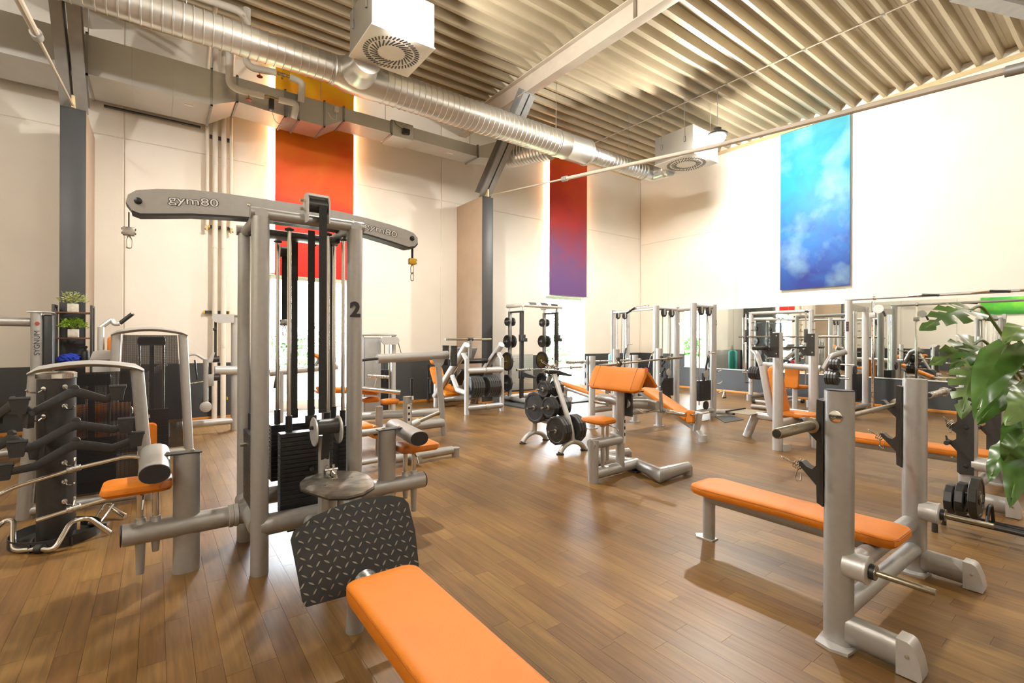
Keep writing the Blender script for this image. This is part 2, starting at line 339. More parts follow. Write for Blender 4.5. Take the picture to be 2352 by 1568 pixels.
# windows with frames, glass, sill
def window(n, wn, bars):
    x0, x1, z0, z1 = wn; z0 = max(z0, 0.); y0 = YB + .17
    t = struct(bpy.data.objects.new('window_%d' % n, None)); C.objects.link(t); t.location = ((x0 + x1) / 2, y0, z0)
    g = .07
    S().box((x0, YB + .01, z1 - .012), (x1, y0 + .1, z1)).box((x0, YB + .01, z0), (x0 + .012, y0 + .1, z1)).box((x1 - .012, YB + .01, z0), (x1, y0 + .1, z1)).obj('reveal', M.frame, t)
    for lo, hi in (((x0 + .012, y0, z0), (x0 + g, y0 + .07, z1 - .012)), ((x1 - g, y0, z0), (x1 - .012, y0 + .07, z1 - .012)), ((x0 + g, y0, z1 - g - .012), (x1 - g, y0 + .07, z1 - .012)), ((x0 + g, y0, z0), (x1 - g, y0 + .07, z0 + .22))):
        S().box(lo, hi, .006).obj('frame', M.frame, t)
    for zb in bars: S().box((x0 + g, y0 + .005, zb - .05), (x1 - g, y0 + .065, zb + .05), .006).obj('transom', M.frame, t)
    zz = [z0 + .22] + [q for zb in bars for q in (zb - .05, zb + .05)] + [z1 - g - .012]
    for a, b in zip(zz[::2], zz[1::2]): S().box((x0 + g, y0 + .03, a), (x1 - g, y0 + .038, b)).obj('pane', M.glass, t)
window(1, W1, [1.02]); window(2, W2, [1.02])
# outside: lawn and bushes
struct(S().box((-20, YB + .35, -.4), (40, 60, -.05)).obj('lawn', M.grass))
def bush(x, y, r, h, lab, n=900):
    t = thing('bush', lab, 'bush', (x, y, -.05), 'bushes outside the windows')
    S().cyl((x, y, -.05), (x, y, h * .6), .05, .03, 8).obj('stem', M.bark, t); s = S()
    for _ in range(n):
        a, e = random.uniform(0, 6.283), random.uniform(-.2, 1); q = random.uniform(.55, 1) * r
        c = Vector((x + math.cos(a) * q * math.sqrt(max(.05, 1 - e * e * .8)), y + math.sin(a) * q * math.sqrt(max(.05, 1 - e * e * .8)), h * .5 + e * h * .5 * random.uniform(.7, 1)))
        d = Vector((random.gauss(0, 1), random.gauss(0, 1), random.gauss(0, 1))).normalized(); f = d.orthogonal().normalized(); L_ = random.uniform(.07, .13)
        s.quad(c - d * L_, c + f * L_ * .5, c + d * L_, c - f * L_ * .5)
    s.obj('foliage', M.bush, t)
for x, y, r, h, l in ((2.9, 14.2, 1.2, 1.6, 'low round green bush outside the window under the orange painting'), (5.6, 17.6, 1.7, 2.3, 'tall green bush outside the window behind the cable tower'), (.8, 16.0, 1.5, 1.5, 'low spreading bush outside beyond the heating pipes'),
                      (12.2, 13.6, 1.3, 1.3, 'dense low bush outside the window under the purple painting'), (14.4, 16.6, 1.7, 2.5, 'tall bush outside the window behind the squat rack'), (18.6, 19.6, 1.9, 3.4, 'tall loose bush farthest outside the squat rack window')):
    bush(x, y, r, h, l)
# columns with dark front face
for x0, lab in ((-1.09, 'tall concrete column with dark grey front behind the black shelf'), (5.93, 'tall concrete column with beige side and dark grey face beside the leg press')):
    t = thing('column', lab, 'column', (x0 + .14, 9.7, 0))
    S().box((x0, 9.14, 0), (x0 + .28, YB, 4.72), .008).obj('shaft', M.colbeige, t)
    S().box((x0 + .002, 9.118, 0), (x0 + .278, 9.1405, 4.72), .003).obj('front_face', M.dado, t)
    if x0 > 0: S().box((x0 + .2795, 9.12, 0), (x0 + .29, YB, 4.72), .003).obj('side_face', M.dado, t)
    S().box((x0 - .03, 9.08, 0), (x0 + .31, 9.117, .05), .004).box((x0 - .03, 9.117, 0), (x0 - .001, YB, .05), .004).box((x0 + .291, 9.117, 0), (x0 + .31, YB, .05), .004).obj('skirting', M.orange_trim, t)
# roof frames: I-beam, knee strut, tie rod
for x0, nm in ((-.95, 'behind the pulldown machine'), (6.07, 'above the leg press')):
    t = thing('roof_beam', 'painted steel I-beam under the ribbed roof ' + ('over the black shelf' if x0 < 0 else 'over the squat rack and plates'), 'beam', (x0, 2, 6.5))
    S().box((x0 - .1, YF, 6.47), (x0 + .1, YB, 6.49), .003).obj('lower_flange', M.steelbeam, t)
    S().box((x0 - .008, YF, 6.49), (x0 + .008, YB, 6.84)).obj('web', M.steelbeam, t)
    S().box((x0 - .1, YF, 6.84), (x0 + .1, YB, 6.858), .003).obj('upper_flange', M.steelbeam, t)
    for yy in (4.9, 1.0): S().box((x0 - .09, yy, 6.49), (x0 + .09, yy + .012, 6.84)).obj('stiffener', M.steelbeam, t)
    t = thing('strut', 'grey diagonal steel channel strut rising from the column ' + ('with the black shelf' if x0 < 0 else 'beside the leg press'), 'strut', (x0, 9.25, 4.75))
    p, q = Vector((x0, 9.35, 4.80)), Vector((x0, 7.68, 6.52)); d = (q - p).normalized(); n = d.cross(X)
    for sx in (-1, 1):
        pr = S(); o = p + X * (.045 * sx)
        LL = (q - p).length; o = p + X * (.02 * sx); w3 = X if d.cross(n).dot(X) > 0 else -X; o2 = o if w3.dot(X) * sx > 0 else o + X * (sx * .13)
        pr.prism([(0, -.12), (LL, -.12), (LL, -.11), (0, -.11)], o2, d, n, .13); pr.prism([(0, .11), (LL, .11), (LL, .12), (0, .12)], o2, d, n, .13); pr.prism([(0, -.12), (LL, -.12), (LL, .12), (0, .12)], o, d, n, .008)
        pr.obj('channel', M.graysteel, t)
    S().box((x0 - .02, 9.1, 4.722), (x0 + .02, 9.45, 4.9), .004).cyl((x0 - .06, 9.3, 4.84), (x0 + .06, 9.3, 4.84), .025).obj('foot_bracket', M.trim, t)
    S().box((x0 - .1, 7.58, 6.44), (x0 + .1, 7.78, 6.468), .004).obj('head_plate', M.graysteel, t)
    t = thing('tie_rod', 'long steel tie rod running from the column ' + ('with the black shelf' if x0 < 0 else 'beside the leg press'), 'rod', (x0, 9.0, 4.7))
    S().tube([(x0, 9.06, 4.74), (x0, 6.6, 4.46)], .016).obj('thin_rod', M.steelbeam, t)
    S().tube([(x0, 6.6, 4.46), (x0, 3.6, 4.11), (x0, -3, 3.6)], .032).obj('thick_rod', M.steelbeam, t)
    for yy, zz in ((.75, 3.88), (6.55, 4.455)): S().cyl((x0, yy - .06, zz - .006), (x0, yy + .06, zz + .006), .048).obj('coupling', M.graysteel, t)
tb = thing('brace', 'grey flat steel wind brace close under the ribbed roof', 'beam', (10.4, 1.6, 6.7))
S().box((-.6, -.12, -.03), (2.6, .12, .03)).rot('Z', -22, (0, 0, 0)).obj('flat_bar', M.graysteel, None).location = (10.4, 1.55, 6.76)
bpy.data.objects['flat_bar'].parent = tb; bpy.data.objects['flat_bar'].location = (0, 0, .08)
S().tube([(0, 0, 0), (0, 0, .13)], .01).obj('hanger', M.graysteel, tb)
# ================================================================== services under the roof
t = thing('rectangular_duct', 'long galvanised rectangular air duct along the wall behind the orange painting', 'duct', (.7, 9.6, 5.24))
def sect(x0, x1, a0, a1, name='duct_section', m=None):   # a = (y0, y1, z0, z1) at both ends
    s = S(); r = []
    for xx, (y0, y1, z0, z1) in ((x0, a0), (x1, a1)): r.append([s.b.verts.new((xx, p, q)) for p, q in ((y0, z0), (y0, z1), (y1, z1), (y1, z0))])
    s.skin(r).obj(name, m or M.galv, t, 10)
def flange(xx, a, w_=.03, e=.025):
    y0, y1, z0, z1 = a; s = S()
    for lo, hi in (((xx, y0 - e, z0 - e), (xx + w_, y0 - .001, z1 + e)), ((xx, y1 + .001, z0 - e), (xx + w_, y1 + e, z1 + e)), ((xx, y0 - e, z0 - e), (xx + w_, y1 + e, z0 - .001)), ((xx, y0 - e, z1 + .001), (xx + w_, y1 + e, z1 + e))): s.box(lo, hi)
    s.obj('flange', M.graysteel, t)
A = (9.09, 10.0, 5.24, 5.8); B = (9.09, 9.72, 5.40, 5.8); D_ = (9.09, 9.6, 5.56, 5.8); BD = (9.09, 9.72, 5.36, 5.8)
xs = [-4.6, -3.4, -2.2, -1.12, -.8, -.3, .2, .7]
for a, b in zip(xs, xs[1:]): sect(a, b - .002, A, A)
for xx in (-1.13, -.82, .69): flange(xx, A)
sect(.7, 1.06, A, B, 'transition'); flange(1.05, B)
sect(1.06, 1.79, B, BD); sect(1.79, 2.02, BD, BD, 'damper', M.graysteel); flange(1.78, BD); flange(2.0, BD)
sect(2.02, 2.46, BD, BD); flange(2.44, BD); sect(2.46, 2.8, BD, D_, 'transition'); flange(2.79, D_)
sect(2.8, 3.74, D_, D_); flange(3.73, D_)
S().box((3.76, 9.06, 5.52), (4.2, 9.62, 5.83), .006).obj('damper_box', M.galv, t)
sect(4.2, 5.2, D_, D_); sect(5.2, 5.78, D_, D_); flange(5.76, D_)
# turn towards the round duct
s = S(); s.skin([[s.b.verts.new(p) for p in r_] for r_ in ([(5.79, 9.09, 5.56), (5.79, 9.09, 5.8), (5.79, 9.6, 5.8), (5.79, 9.6, 5.56)], [(6.25, 8.75, 5.5), (6.25, 8.75, 5.95), (6.7, 9.1, 5.95), (6.7, 9.1, 5.5)])]); s.obj('transition', M.galv, t, 10)
for xx, yy in ((-.8, 9.2), (.72, 9.2), (3.7, 9.3), (5.7, 9.3), (2.45, 9.3)): S().cyl((xx, yy, 5.83), (xx, yy, 6.86), .006, n=6).obj('hanger_rod', M.graysteel, t)
S().box((-.69, 10.12, 5.215), (.62, 10.18, 5.238)).obj('slot_grille', M.gun, t)
S().box((.35, 9.3, 5.236), (.47, 9.36, 5.2395)).obj('paper_label', M.white, t); S().box((5.1, 9.25, 5.556), (5.25, 9.32, 5.5595)).obj('paper_label', M.white, t)
ac = S().box((3.95, 8.99, 5.6), (4.1, 9.058, 5.7), .01).obj('actuator', M.black, t); S().tube([(3.95, 9.02, 5.68), (3.8, 9.0, 5.72), (3.78, 9.03, 5.8)], .006, 6, .05).obj('cable', M.black, ac)
bx_ = S().box((2.62, 9.02, 5.66), (2.7, 9.088, 5.76), .006).obj('sensor_box', M.white, t); S().tube([(2.66, 9.04, 5.66), (2.66, 9.04, 5.5), (2.56, 9.05, 5.52), (2.52, 9.06, 5.62)], .006, 6, .05).obj('cable', M.white, bx_)
# spiral duct
t = thing('spiral_duct', 'round spiral air duct of shiny galvanised steel under the roof', 'duct', (3, 7.5, 5.3))
DY, DZ = 7.5, 5.58
def spir(x0, x1, r, name='duct_tube'):
    pr = []; x_ = x0
    while x_ < x1 - .001:
        e = min(x_ + .108, x1); pr += [(r, x_ - x0), (r, e - x0 - .02), (r + .010, e - x0 - .013), (r + .010, e - x0 - .005)]; x_ = e
    pr.append((r, x1 - x0)); S().lathe((x0, DY, DZ), X, pr, 32).obj(name, M.spiral, t, 25)
spir(-4.8, 2.14, .202); S().lathe((2.14, DY, DZ), X, [(.205, 0), (.22, .02), (.22, .06), (.258, .2), (.267, .28), (.267, .7)], 32).obj('reducer', M.spiral, t)
spir(2.84, 6.66, .26)
S().lathe((6.66, DY, DZ), X, [(.28, 0), (.28, .03), (.27, .04), (.27, .28), (.277, .29), (.277, .31), (.27, .32), (.267, .89), (.28, .9), (.28, .93), (.19, 1.05)], 32).obj('sleeve', M.spiral, t)
spir(7.69, 9.56, .178)
S().tube([(9.56, DY, DZ), (9.89, DY, DZ), (9.89, 7.1, DZ)], .178, 24, .3, seg=7).obj('elbow', M.spiral, t)
S().lathe((9.89, 7.14, DZ), -Y, [(.186, 0), (.186, .05), (.18, .06), (.18, .12), (.186, .13), (.186, .16), (.18, .17), (.18, .19)], 28).obj('elbow_collar', M.spiral, t)
S().lathe((2.46, 7.3, 5.56), (0, -1, -.0), [(.258, 0), (.258, .08), (.25, .1), (.25, .16), (.215, .24), (.21, .28), (.21, .43)], 30).obj('branch', M.spiral, t)
pr = []
for k in range(14): pr += [(.25, k * .08), (.25, k * .08 + .055), (.262, k * .08 + .065)]
S().lathe((6.5, 8.9, 5.68), (.32, -1, -.05), pr, 28).obj('branch', M.spiral, t)
for xx in (.3, 3.1, 6.7, 9.0): S().cyl((xx, DY, DZ + .2), (xx, DY, 6.86), .006, n=6).obj('hanger_rod', M.graysteel, t)
# swirl diffuser boxes
so = S().box((-.011, -.035, -.004), (.011, .035, 0)).mesh('slot', M.black); si = S().box((-.011, -.065, -.004), (.011, .065, 0)).mesh('slot', M.black)
for x0, y0, sz, z0, lab in ((2.64, 6.42, .88, 5.5, 'galvanised swirl diffuser box beside the round duct above the orange painting'), (9.75, 6.45, .98, 5.5, 'galvanised swirl diffuser box hanging near the corner of the blue painting wall')):
    t = thing('swirl_diffuser', lab, 'air vent', (x0, y0, z0), 'swirl diffusers')
    h = sz / 2
    S().box((x0 - h, y0 - h, z0 + .012), (x0 + h, y0 + h, z0 + .62), .004).obj('housing', M.galv, t)
    S().box((x0 - h - .012, y0 - h - .012, z0 - .006), (x0 + h + .012, y0 + h + .012, z0 + .0115), .004).obj('face_plate', M.white, t)
    for me, n, rr, tw in ((so, 44, .36 * sz / .9, 25), (si, 26, .245 * sz / .9, 35)):
        for k in range(n):
            a = 2 * math.pi * k / n; o = bpy.data.objects.new('slot', me); C.objects.link(o); o.parent = t
            o.location = (rr * math.cos(a), rr * math.sin(a), -.0065); o.rotation_euler.z = a - math.pi / 2 + R(tw)
    for sx in (-1, 1):
        for sy in (-1, 1):
            hx = S().cyl((x0 + sx * (h + .015), y0 + sy * h * .6, z0 + .3), (x0 + sx * (h + .015), y0 + sy * h * .6, 6.86), .006, n=6).obj('hanger_rod', M.graysteel, t)
            S().box((x0 + sx * (h + .015) - .016, y0 + sy * h * .6 - .02, z0 + .3), (x0 + sx * (h + .015) + .014, y0 + sy * h * .6 + .02, z0 + .42), .004).obj('bracket', M.graysteel, t)
# high-bay lamps; the last three are added out of view for ambient light
for i, (lx, ly) in enumerate(LAMPS):
    t = thing('high_bay_lamp', ('glowing round lamp hanging by the diffuser box above the orange painting', 'glowing round lamp hanging by the diffuser box on the blue painting side', 'unseen round fill lamp added over the front of the hall on the left', 'unseen round fill lamp added over the front of the hall on the right', 'unseen round fill lamp added to brighten the left wall')[i], 'lamp', (lx, ly, 5.8), 'high bay lamps')
    S().lathe((lx, ly, 5.82), Z, [(.17, 0), (.2, .02), (.2, .05), (.16, .07), (.08, .1), (.08, .17), (.02, .2)], 24).obj('housing', M.gun, t)
    S().lathe((lx, ly, 5.8), Z, [(.02, -.13), (.08, -.12), (.14, -.075), (.165, -.02), (.168, .0195)], 24).obj('lens', M.lamp, t)
    s = S()
    for k in range(14): s.tube([(lx + .012 * math.cos(q * 1.57), ly, 6.02 + k * .058 + .035 * (q > 1)) for q in range(4)], .004, 5)
    s.tube([(lx, ly, 6.02), (lx + .01, ly, 6.86)], .005, 5).obj('chain', M.graysteel, t)
t = thing('cable_conduit', 'thin conduit pipe fixed across the roof ribs over the corner lamp', 'pipe', (9.6, 5, 6.84)); S().tube([(9.62, 9.9, 6.845), (9.6, 5.6, 6.845), (9.58, -5, 6.845)], .012, 8).obj('pipe_run', M.steelbeam, t)
for yy in (8.4, 6.9, 5.4, 3.9, 2.7): S().box((9.58, yy - .02, 6.83), (9.62, yy + .02, 6.859)).obj('clip', M.graysteel, t)
# heating pipes on the wall
for xx, r, z0, lab in ((.724, .03, 3.5, 'slim cream pipe ending in a high valve, on the dark column side'), (.845, .045, .03, 'thick cream heating pipe reaching the floor, nearer the dark column'), (.98, .045, .03, 'thick cream heating pipe reaching the floor, nearer the orange painting'), (1.095, .027, 3.5, 'slim cream pipe ending in a high valve, on the orange painting side')):
    t = thing('heating_pipe', lab, 'pipe', (xx, 10.15, z0), 'vertical heating pipes')
    S().tube([(xx, 10.15, z0), (xx, 10.15, 6.35), (xx, 9.7, 6.6), (xx, 8.6, 6.6)] if r < .04 else [(xx, 10.15, z0), (xx, 10.15, 6.75)], r, 14, .2).obj('pipe_run', M.pipe, t)
    if z0 > 1: S().cyl((xx, 10.15, z0 - .1), (xx, 10.15, z0), .016, .02, 10).cyl((xx - .04, 10.15, z0 - .07), (xx + .04, 10.15, z0 - .07), .012, n=8).obj('valve', M.brass, t)
    else:
        for zz in (1.3, 3.1, 4.6): S().lathe((xx, 10.15, zz), Z, [(r + .001, 0), (r + .005, .004), (r + .005, .03), (r + .001, .034)], 14).obj('sleeve', M.pipe, t)
for zz, a, b, ql in ((5.13, .74, 1.12, 'just under the big duct'), (3.5, .75, 1.13, 'level with the valves'), (1.95, .68, 1.09, 'above the dark dado'), (.37, .68, 1.06, 'on the dark dado')):
    t = thing('pipe_rail', 'dark mounting rail with yellow end caps behind the pipes, ' + ql, 'rail', (a, 10.22, zz), 'pipe mounting rails')
    S().box((a + .02, 10.2, zz - .025), (b - .02, 10.274, zz + .025)).obj('channel', M.gun, t)
    for e in (a, b - .02): S().box((e, 10.2, zz - .026), (e + .02, 10.274, zz + .026)).obj('end_cap', M.yellow, t)
def insul(lab, pts, val, red):
    t = thing('insulated_pipe', lab, 'pipe', pts[0], 'insulated heating pipes')
    S().tube(pts, .055, 16, .09).obj('insulation', M.insul, t)
    x0, y0, z0 = val
    S().tube([(x0, y0, z0), (x0 + .22, y0, z0)], .02, 10).ball((x0 + .05, y0, z0), .033).ball((x0 + .14, y0, z0), .033).cyl((x0 + .1, y0, z0 - .07), (x0 + .1, y0, z0 + .03), .018).obj('brass_valve', M.brass, t)
    for q in red: k = S().cyl((q[0], q[1], q[2] - .11), (q[0], q[1], q[2] - .03), .012, n=8).obj('valve_stem', M.brass, t); S().lathe((q[0], q[1], q[2] - .13), Z, [(.01, 0), (.045, .008), (.045, .022), (.01, .03)], 14).obj('hand_wheel', M.redknob, k)
    return t
t = insul('white insulated pipe with red valve wheel, upper one by the duct damper', [(1.17, 8.85, 6.85), (1.17, 8.85, 5.96), (1.25, 8.85, 5.91), (1.6, 8.85, 5.95)], (1.6, 8.85, 5.95), [(1.36, 8.85, 5.92)])
S().tube([(1.82, 8.85, 5.95), (2.02, 8.85, 5.92), (2.02, 8.95, 5.62)], .055, 14, .07).obj('insulated_bend', M.insul, t)
t = insul('white insulated pipe with red valve wheel, lower one by the duct damper', [(.926, 8.85, 6.55), (.926, 8.85, 5.55), (1.03, 8.85, 5.49), (1.42, 8.85, 5.505)], (1.42, 8.85, 5.505), [(1.2, 8.85, 5.49)])
S().tube([(1.64, 8.85, 5.515), (1.93, 8.85, 5.52), (1.9, 8.95, 5.3)], .055, 14, .07).obj('insulated_bend', M.insul, t)
k = S().box((1.5, 8.8, 5.3), (1.57, 8.9, 5.48), .01).obj('actuator', M.black, t); S().tube([(1.54, 8.85, 5.3), (1.6, 8.85, 5.1), (1.8, 8.85, 5.12), (1.82, 8.9, 5.36)], .006, 6, .08).obj('cable', M.graysteel, k)
S().tube([(.2, 8.6, 6.6), (1.05, 8.6, 6.62), (1.17, 8.85, 6.6)], .055, 14, .1).obj('insulated_feed', M.insul, t)
# ================================================================== paintings, back lit
def tubes(t, x0, x1, y, z0, z1):
    for xx in (x0, x1): S().cyl((xx, y, z0), (xx, y, z1), .012, n=8).obj('light_tube', M.tube, t)
    for xx, sx in ((x0, -1), (x1, 1)):
        o = light('painting_glow', 'AREA', (xx, y - .0, (z0 + z1) / 2), 1100 * (z1 - z0) / 3.5, (1, .80, .52), shape='RECTANGLE', size=.03, size_y=z1 - z0)
        o.rotation_euler = (R(90), 0, R(35 * sx)); o['kind'] = 'structure'
M.p1 = paint('orange_painting', [(0, (.68, .018, .012)), (.25, (.78, .035, .010)), (.5, (.84, .11, .006)), (.72, (.86, .21, .006)), (.86, (.82, .38, .006)), (1, (.82, .48, .006))], 2.68 - 4.6, 6.7 - 4.6, 3)
M.p2 = paint('red_violet_painting', [(0, (.14, .07, .23)), (.25, (.18, .07, .20)), (.45, (.34, .04, .07)), (.65, (.58, .03, .02)), (.85, (.70, .06, .012)), (1, (.75, .10, .01))], 2.72 - 4.7, 6.7 - 4.7, 5)
M.p3 = paint('blue_painting', [(0, (.02, .04, .26)), (.25, (.025, .12, .44)), (.5, (.02, .21, .55)), (.75, (.012, .29, .47)), (1, (.07, .38, .48))], 2.75 - 4.7, 6.7 - 4.7, 9, 1.9, ((.36, .62, .72), 1.0, .50, .88))
M.p4 = paint('green_painting', [(0, (.02, .22, .05)), (.5, (.10, .50, .03)), (1, (.02, .30, .08))], -.5, .5, 4, 1.2, ((.35, .70, .02), 1.0, .5, .7))
for nm, lab, m, x0, x1, z0, z1 in (('wall_painting', 'tall abstract orange painting with lit edges above the window behind the tower', M.p1, 1.83, 3.34, 2.70, 6.72), ('wall_painting', 'tall abstract red to violet painting with lit edges above the squat rack window', M.p2, 8.83, 10.29, 2.72, 6.72)):
    t = thing(nm, lab, 'painting', ((x0 + x1) / 2, 10.2, (z0 + z1) / 2))
    S().box((x0, 10.13, z0), (x1, 10.155, z1), .003).obj('canvas', m, t)
    S().box((x0 + .12, 10.156, z0 + .1), (x0 + .18, 10.278, z1 - .1)).box((x1 - .18, 10.156, z0 + .1), (x1 - .12, 10.278, z1 - .1)).obj('batten', M.white, t)
    tubes(t, x0 + .015, x1 - .015, 10.19, z0 + .12, z1 - .1)
t = thing('wall_painting', 'tall abstract blue painting on the mirror wall', 'painting', (12.9, 5.0, 4.7)); S().box((12.87, 4.24, 2.75), (12.895, 5.78, 6.74), .003).obj('canvas', M.p3, t); S().box((12.896, 4.5, 3), (12.948, 5.5, 6.5)).obj('batten', M.white, t)
t = thing('wall_painting', 'wide abstract green painting seen in the mirror', 'painting', (-4.96, 3.9, 3.05)); S().box((-4.98, 2.9, 2.65), (-4.95, 4.9, 3.45), .003).obj('canvas', M.p4, t); S().box((-4.998, 3.1, 2.8), (-4.981, 4.7, 3.3)).obj('batten', M.white, t)
# mirror panes on the right wall
t = thing('wall_mirror', 'long wall mirror of butted panes above the dark dado', 'mirror', (12.93, 4, .65))
ys = [8.6, 7.05, 5.6, 4.3, 3.3, 2.4, 1.2, 0, -1.5]
for a, b in zip(ys, ys[1:]): S().box((12.936, b + .002, .655), (12.944, a - .002, 2.33)).obj('pane', M.mirror, t)
S().box((12.925, -1.5, .632), (12.945, 8.6, .654)).obj('bottom_rail', M.white, t)
# ================================================================== four-sided cable tower
def carabiner(p, t, h=.08, m=None):
    p = Vector(p); S().tube([p + Vector((0, 0, 0)), p + Vector((.014, 0, -h * .35)), p + Vector((.011, 0, -h)), p + Vector((-.011, 0, -h)), p + Vector((-.014, 0, -h * .35)), p + Vector((0, 0, -.002))], .0045, 6, .012).obj('carabiner', m or M.chrome, t)
def strapclamp(p, t, m=None):
    x, y, z = p; k = S().box((x - .03, y - .02, z - .05), (x + .03, y + .02, z), .004).obj('strap_clamp', m or M.brushed, t)
    S().cyl((x - .035, y - .01, z - .012), (x + .035, y - .01, z - .012), .007, n=8).cyl((x - .035, y - .01, z - .038), (x + .035, y - .01, z - .038), .007, n=8).obj('bolt', M.chrome, k); carabiner((x, y, z - .045), t)
def stack(t, x0, x1, y0, y1, z0, z1, n, face, pin=.55):
    h = (z1 - z0) / n
    me = S().box((x0, y0, 0), (x1, y1, h - .0022), .002, 1).mesh('weight_plate', M.black, Vector((0, 0, 0)))
    for k in range(n):
        o = bpy.data.objects.new('weight_plate', me); C.objects.link(o); o.parent = t; o.location = Vector((0, 0, z0 + k * h)) - t.location
    zc = z0 + (z1 - z0) * pin
    if face == '-y': S().cyl((x0 + (x1 - x0) * .55, y0 - .04, zc), (x0 + (x1 - x0) * .55, y0, zc), .014).obj('stack_pin', M.chrome, t)
    if face == '-x': S().cyl((x0 - .04, (y0 + y1) / 2, zc), (x0, (y0 + y1) / 2, zc), .014).obj('stack_pin', M.chrome, t)
t = tower = thing('cable_tower', 'tall four-sided silver cable tower with long curved lettered arm and black belts', 'gym machine', (.865, 3.71, 0))
for px_, py_ in ((.53, 3.40), (.53, 4.03), (1.13, 3.40), (1.13, 4.03)):
    S().oval((px_, py_, 0), (px_, py_, 2.26), .052, .06, Y).obj('post', M.silver, t)
for p, q in (((.47, 3.40, 2.285), (1.19, 3.40, 2.285)), ((.47, 4.03, 2.285), (1.19, 4.03, 2.285)), ((.53, 3.36, 2.275), (.53, 4.07, 2.275)), ((1.13, 3.36, 2.275), (1.13, 4.07, 2.275))):
    S().cyl(p, q, .038, n=18).obj('top_rail', M.silver, t)
S().box((.56, 3.63, 2.2), (1.10, 3.79, 2.24), .01).obj('top_bridge', M.gun, t)
top = [(-.148, 2.30), (-.138, 2.345), (-.10, 2.378), (0, 2.405), (.18, 2.433), (.36, 2.443), (.6, 2.447), (.85, 2.449), (1.1, 2.443), (1.315, 2.424), (1.5, 2.402), (1.64, 2.378), (1.70, 2.36), (1.735, 2.325)]
bot = [(1.735, 2.285), (1.71, 2.255), (1.655, 2.242), (1.5, 2.272), (1.316, 2.303), (1.1, 2.315), (.85, 2.320), (.6, 2.315), (.4, 2.303), (.18, 2.283), (.05, 2.262), (-.08, 2.242), (-.12, 2.255)]
ol = top + bot
for yy in (3.65, 3.754):
    S().prism(ol, (0, yy + .006, 0), X, Z, .006).obj('arm_plate', M.silver, t)
S().prism([(x_, z_ - (.006 if i < len(top) else -.0)) for i, (x_, z_) in enumerate(ol)], (0, 3.752, 0), X, Z, .1).obj('arm_core', M.black, t)
S().prism([(x_, z_) for x_, z_ in bot] + [(x_, z_ - .014) for x_, z_ in bot[::-1]], (0, 3.756, 0), X, Z, .108).obj('arm_lip', M.black, t)
for xx, zz in ((-.09, 2.315), (1.685, 2.315)): S().lathe((xx, 3.65, zz), -Y, [(.02, 0), (.02, .006), (.008, .014)], 16).obj('axle_cap', M.black, t)
for xx, zz in ((.5, 2.39), (1.2, 2.39)): S().lathe((xx, 3.65, zz), -Y, [(.013, 0), (.013, .005), (.007, .012)], 10).obj('arm_bolt', M.chrome, t)
def logo(o, sz, t, u=X, v=Z):
    n = Vector(u).cross(Vector(v)).normalized()
    for nm, off, mm, sh in (('logo_outline', .0028, M.ink, .0004), ('logo_lettering', .0, M.white, .0008)):
        cu = text(nm, 'gym80', sz, Vector(o) + n * sh, u, v, mm, t, ext=.0003, offset=off)
logo((.19, 3.6495, 2.36), .068, t, Vector((1.5, 0, .09)), Vector((-.06, 0, 1))); logo((1.42, 3.6495, 2.345), .068, t, Vector((1.5, 0, -.26)), Vector((.17, 0, 1)))
for xx, zz, mm in ((-.135, 2.24, M.brushed), (1.712, 2.24, M.yellow)):
    S().box((xx - .003, 3.69, zz - .11), (xx + .003, 3.72, zz + .01)).obj('strap', M.strap, t); strapclamp((xx, 3.705, zz - .08), t, mm)
    if xx > 0: carabiner((xx, 3.705, zz - .195), t, .07)
# front top pulley housing and belts
for xx in (.787, .922):
    S().prism([(-.07, -.14), (.05, -.14), (.055, .0), (.02, .045), (-.045, .045), (-.075, .0)], (xx, 3.36, 2.40), Y, Z, .008).obj('pulley_cheek', M.silver2, t)
S().prism([(-.05, .03), (.03, .03), (.02, .047), (-.045, .047)], (.795, 3.36, 2.40), Y, Z, .13).obj('pulley_cover', M.silver2, t)
S().cyl((.797, 3.345, 2.375), (.921, 3.345, 2.375), .045, n=20).obj('pulley', M.gun, t)
for zz in (2.40, 2.345): S().cyl((.755, 3.35, zz), (.787, 3.35, zz), .012, n=8).obj('bolt', M.chrome, t)
def belt(t, x, y, z0, z1, w_=.045): S().box((x - w_ / 2, y - .002, z0), (x + w_ / 2, y + .002, z1)).obj('belt', M.strap, t)
belt(t, .885, 3.297, 1.0, 2.375, .05); belt(t, .863, 3.50, .94, 2.24); belt(t, .835, 3.88, .92, 2.25, .048); belt(t, .81, 4.1, 1.62, 2.2, .04); belt(t, 1.06, 3.72, .95, 2.24, .012)
strapclamp((.81, 4.1, 1.64), t); S().prism([(-.05, 0), (.05, 0), (.03, -.08), (-.0, -.09)], (.77, 4.09, 2.2), Y, Z, .006).obj('rear_pulley_bracket', M.silver2, t); S().prism([(-.05, 0), (.05, 0), (.03, -.08), (-.0, -.09)], (.85, 4.09, 2.2), Y, Z, .006).obj('rear_pulley_bracket', M.silver2, t)
S().cyl((.776, 4.09, 2.17), (.85, 4.09, 2.17), .04).obj('rear_pulley', M.gun, t)
for xx, yy in ((.83, 3.9), (.863, 3.5)): S().box((xx - .035, yy - .02, .89), (xx + .035, yy + .02, .96), .005).obj('belt_clamp', M.black, t)
stack(t, .66, 1.0, 3.45, 3.54, .30, .86, 19, '-y'); stack(t, .50, .59, 3.56, 3.88, .36, .85, 16, '-x', .83); stack(t, .69, 1.03, 3.94, 4.03, .42, .84, 14, '+y'); stack(t, 1.07, 1.16, 3.56, 3.88, .36, .85, 16, '+x')
S().box((.70, 3.44, .2), (.86, 3.56, .299), .01).obj('stack_buffer', M.black, t)
